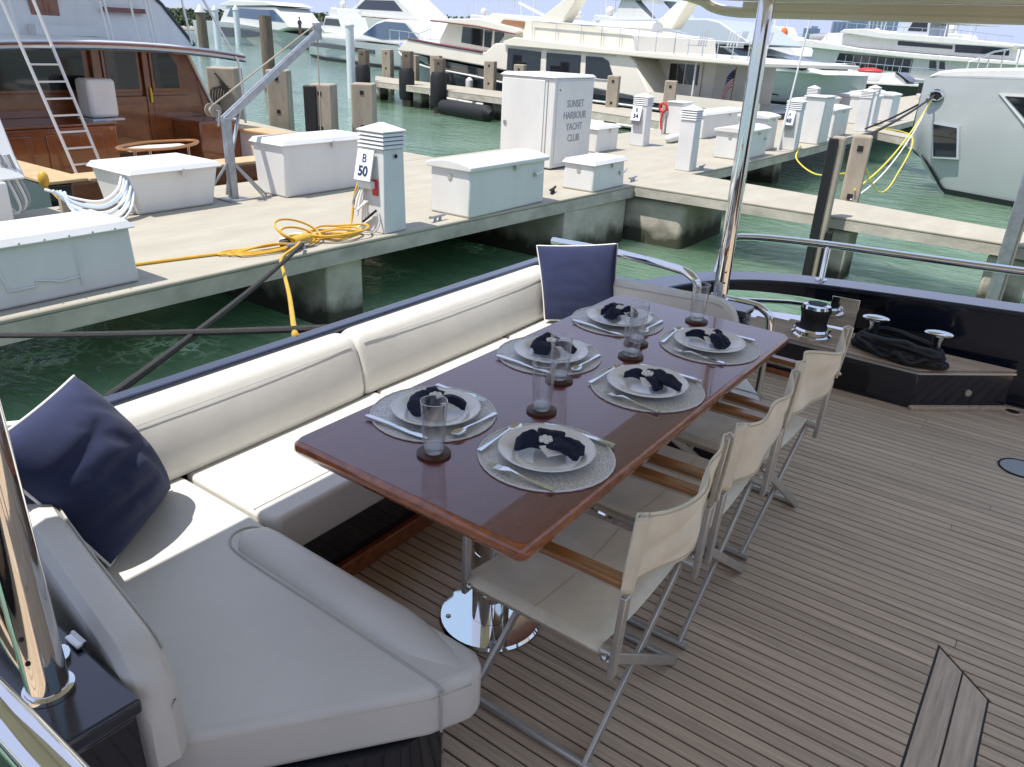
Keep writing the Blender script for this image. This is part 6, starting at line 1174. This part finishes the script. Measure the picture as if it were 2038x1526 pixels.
LA = (Vector((-11.3, 5.42, -0.42)), Vector((-11.75, 5.02, 2.0))); LB = (Vector((-11.3, 5.80, -0.42)), Vector((-11.75, 5.42, 2.0)))
for p, q in (LA, LB): MB().tube([p, q], 0.022, 8).build('rail', M_white, ld)
for k in range(8):
    t = 0.14 + 0.088 * k; MB().bar(LA[0].lerp(LA[1], t), LB[0].lerp(LB[1], t), 0.05, 0.022).build('rung', M_white, ld)
fcx = thing('cockpit_table', 'varnished oval rim table on chrome legs in the fishing cockpit', 'table', (-11, 6.4, -0.4))
MB().tube(smooth_path([(-10.9, 5.80, 0.15), (-10.75, 6.1, 0.13), (-10.7, 6.5, 0.13), (-10.8, 6.9, 0.15), (-11.0, 7.05, 0.17), (-11.2, 6.8, 0.16), (-11.25, 6.4, 0.16), (-11.1, 6.0, 0.16)], 4, True), 0.035, 8, closed=True, flat=0.6).build('rim', M_teakv, fcx)
MB().prism([(-10.85, 5.95), (-10.75, 6.4), (-10.85, 6.85), (-11.1, 6.85), (-11.18, 6.4), (-11.08, 5.95)], 0.10, 0.13).build('seat', M_white, fcx)
for x, y in ((-10.85, 6.0), (-10.8, 6.8), (-11.15, 6.4)): MB().tube([(x, y, 0.12), (x, y, -0.4)], 0.02, 8).build('leg', M_chrome, fcx)
for i, (x0, y0, x1, y1, z1) in enumerate(((-12.6, 8.0, -13.2, 8.6, 3.2),)):
    tag(MB().tube([(-12.4, 9.0, 0.2), (-12.3, 8.9, 1.2), (-13.2, 8.2, 3.4)], 0.02, 8).build('outrigger', M_white, None), 'white outrigger pole at the side of the varnished boat', 'outrigger')

# ------------------------------------------------------------------ far shore
rs = random.Random(21)
M_leaf = mat('far foliage', (0.055, 0.085, 0.035), 0.8, color2=(0.022, 0.042, 0.020), vscale=0.25, rnd=0.0)
land = struct(MB().prism([(-900, 300), (-260, 215), (-120, 230), (20, 330), (300, 420), (300, 480), (-900, 460)], -1.2, 0.4).build('far_shore', M_conce, None))
fw = MB()
for k in range(430):
    t = rs.random(); x = -640 + 500 * t; y = 255 + rs.uniform(0, 35); h = rs.uniform(4, 9) * (1.0 if x < -200 else 0.8)
    for q in range(64):
        a = rs.uniform(0, 6.28); rr_ = rs.uniform(0, 5.5); z = 1 + h * (rs.random() ** 0.7); p = Vector((x + rr_ * math.cos(a), y + rr_ * math.sin(a), z)); sz = rs.uniform(0.35, 1.0)
        d1 = Vector((rs.uniform(-1, 1), rs.uniform(-1, 1), rs.uniform(-1, 1))).normalized() * sz; d2 = d1.orthogonal().normalized() * sz * rs.uniform(0.5, 1)
        fw.add([p - d1 - d2 * .4, p + d1 * .3 - d2, p + d1 + d2 * .5, p - d1 * .2 + d2], [(0, 1, 2, 3)])
o = fw.build('shore_trees', M_leaf, None, smooth=0); o['kind'] = 'stuff'; tag(o, 'dark green tree line along the far shore', 'trees')
M_tower = [mat('hazed blue-grey tower', (0.20, 0.27, 0.38), 0.3), mat('hazed pale tower', (0.42, 0.47, 0.55), 0.6), mat('hazed steel-blue tower', (0.14, 0.20, 0.30), 0.3)]  # distance haze painted into the bluish tower colours
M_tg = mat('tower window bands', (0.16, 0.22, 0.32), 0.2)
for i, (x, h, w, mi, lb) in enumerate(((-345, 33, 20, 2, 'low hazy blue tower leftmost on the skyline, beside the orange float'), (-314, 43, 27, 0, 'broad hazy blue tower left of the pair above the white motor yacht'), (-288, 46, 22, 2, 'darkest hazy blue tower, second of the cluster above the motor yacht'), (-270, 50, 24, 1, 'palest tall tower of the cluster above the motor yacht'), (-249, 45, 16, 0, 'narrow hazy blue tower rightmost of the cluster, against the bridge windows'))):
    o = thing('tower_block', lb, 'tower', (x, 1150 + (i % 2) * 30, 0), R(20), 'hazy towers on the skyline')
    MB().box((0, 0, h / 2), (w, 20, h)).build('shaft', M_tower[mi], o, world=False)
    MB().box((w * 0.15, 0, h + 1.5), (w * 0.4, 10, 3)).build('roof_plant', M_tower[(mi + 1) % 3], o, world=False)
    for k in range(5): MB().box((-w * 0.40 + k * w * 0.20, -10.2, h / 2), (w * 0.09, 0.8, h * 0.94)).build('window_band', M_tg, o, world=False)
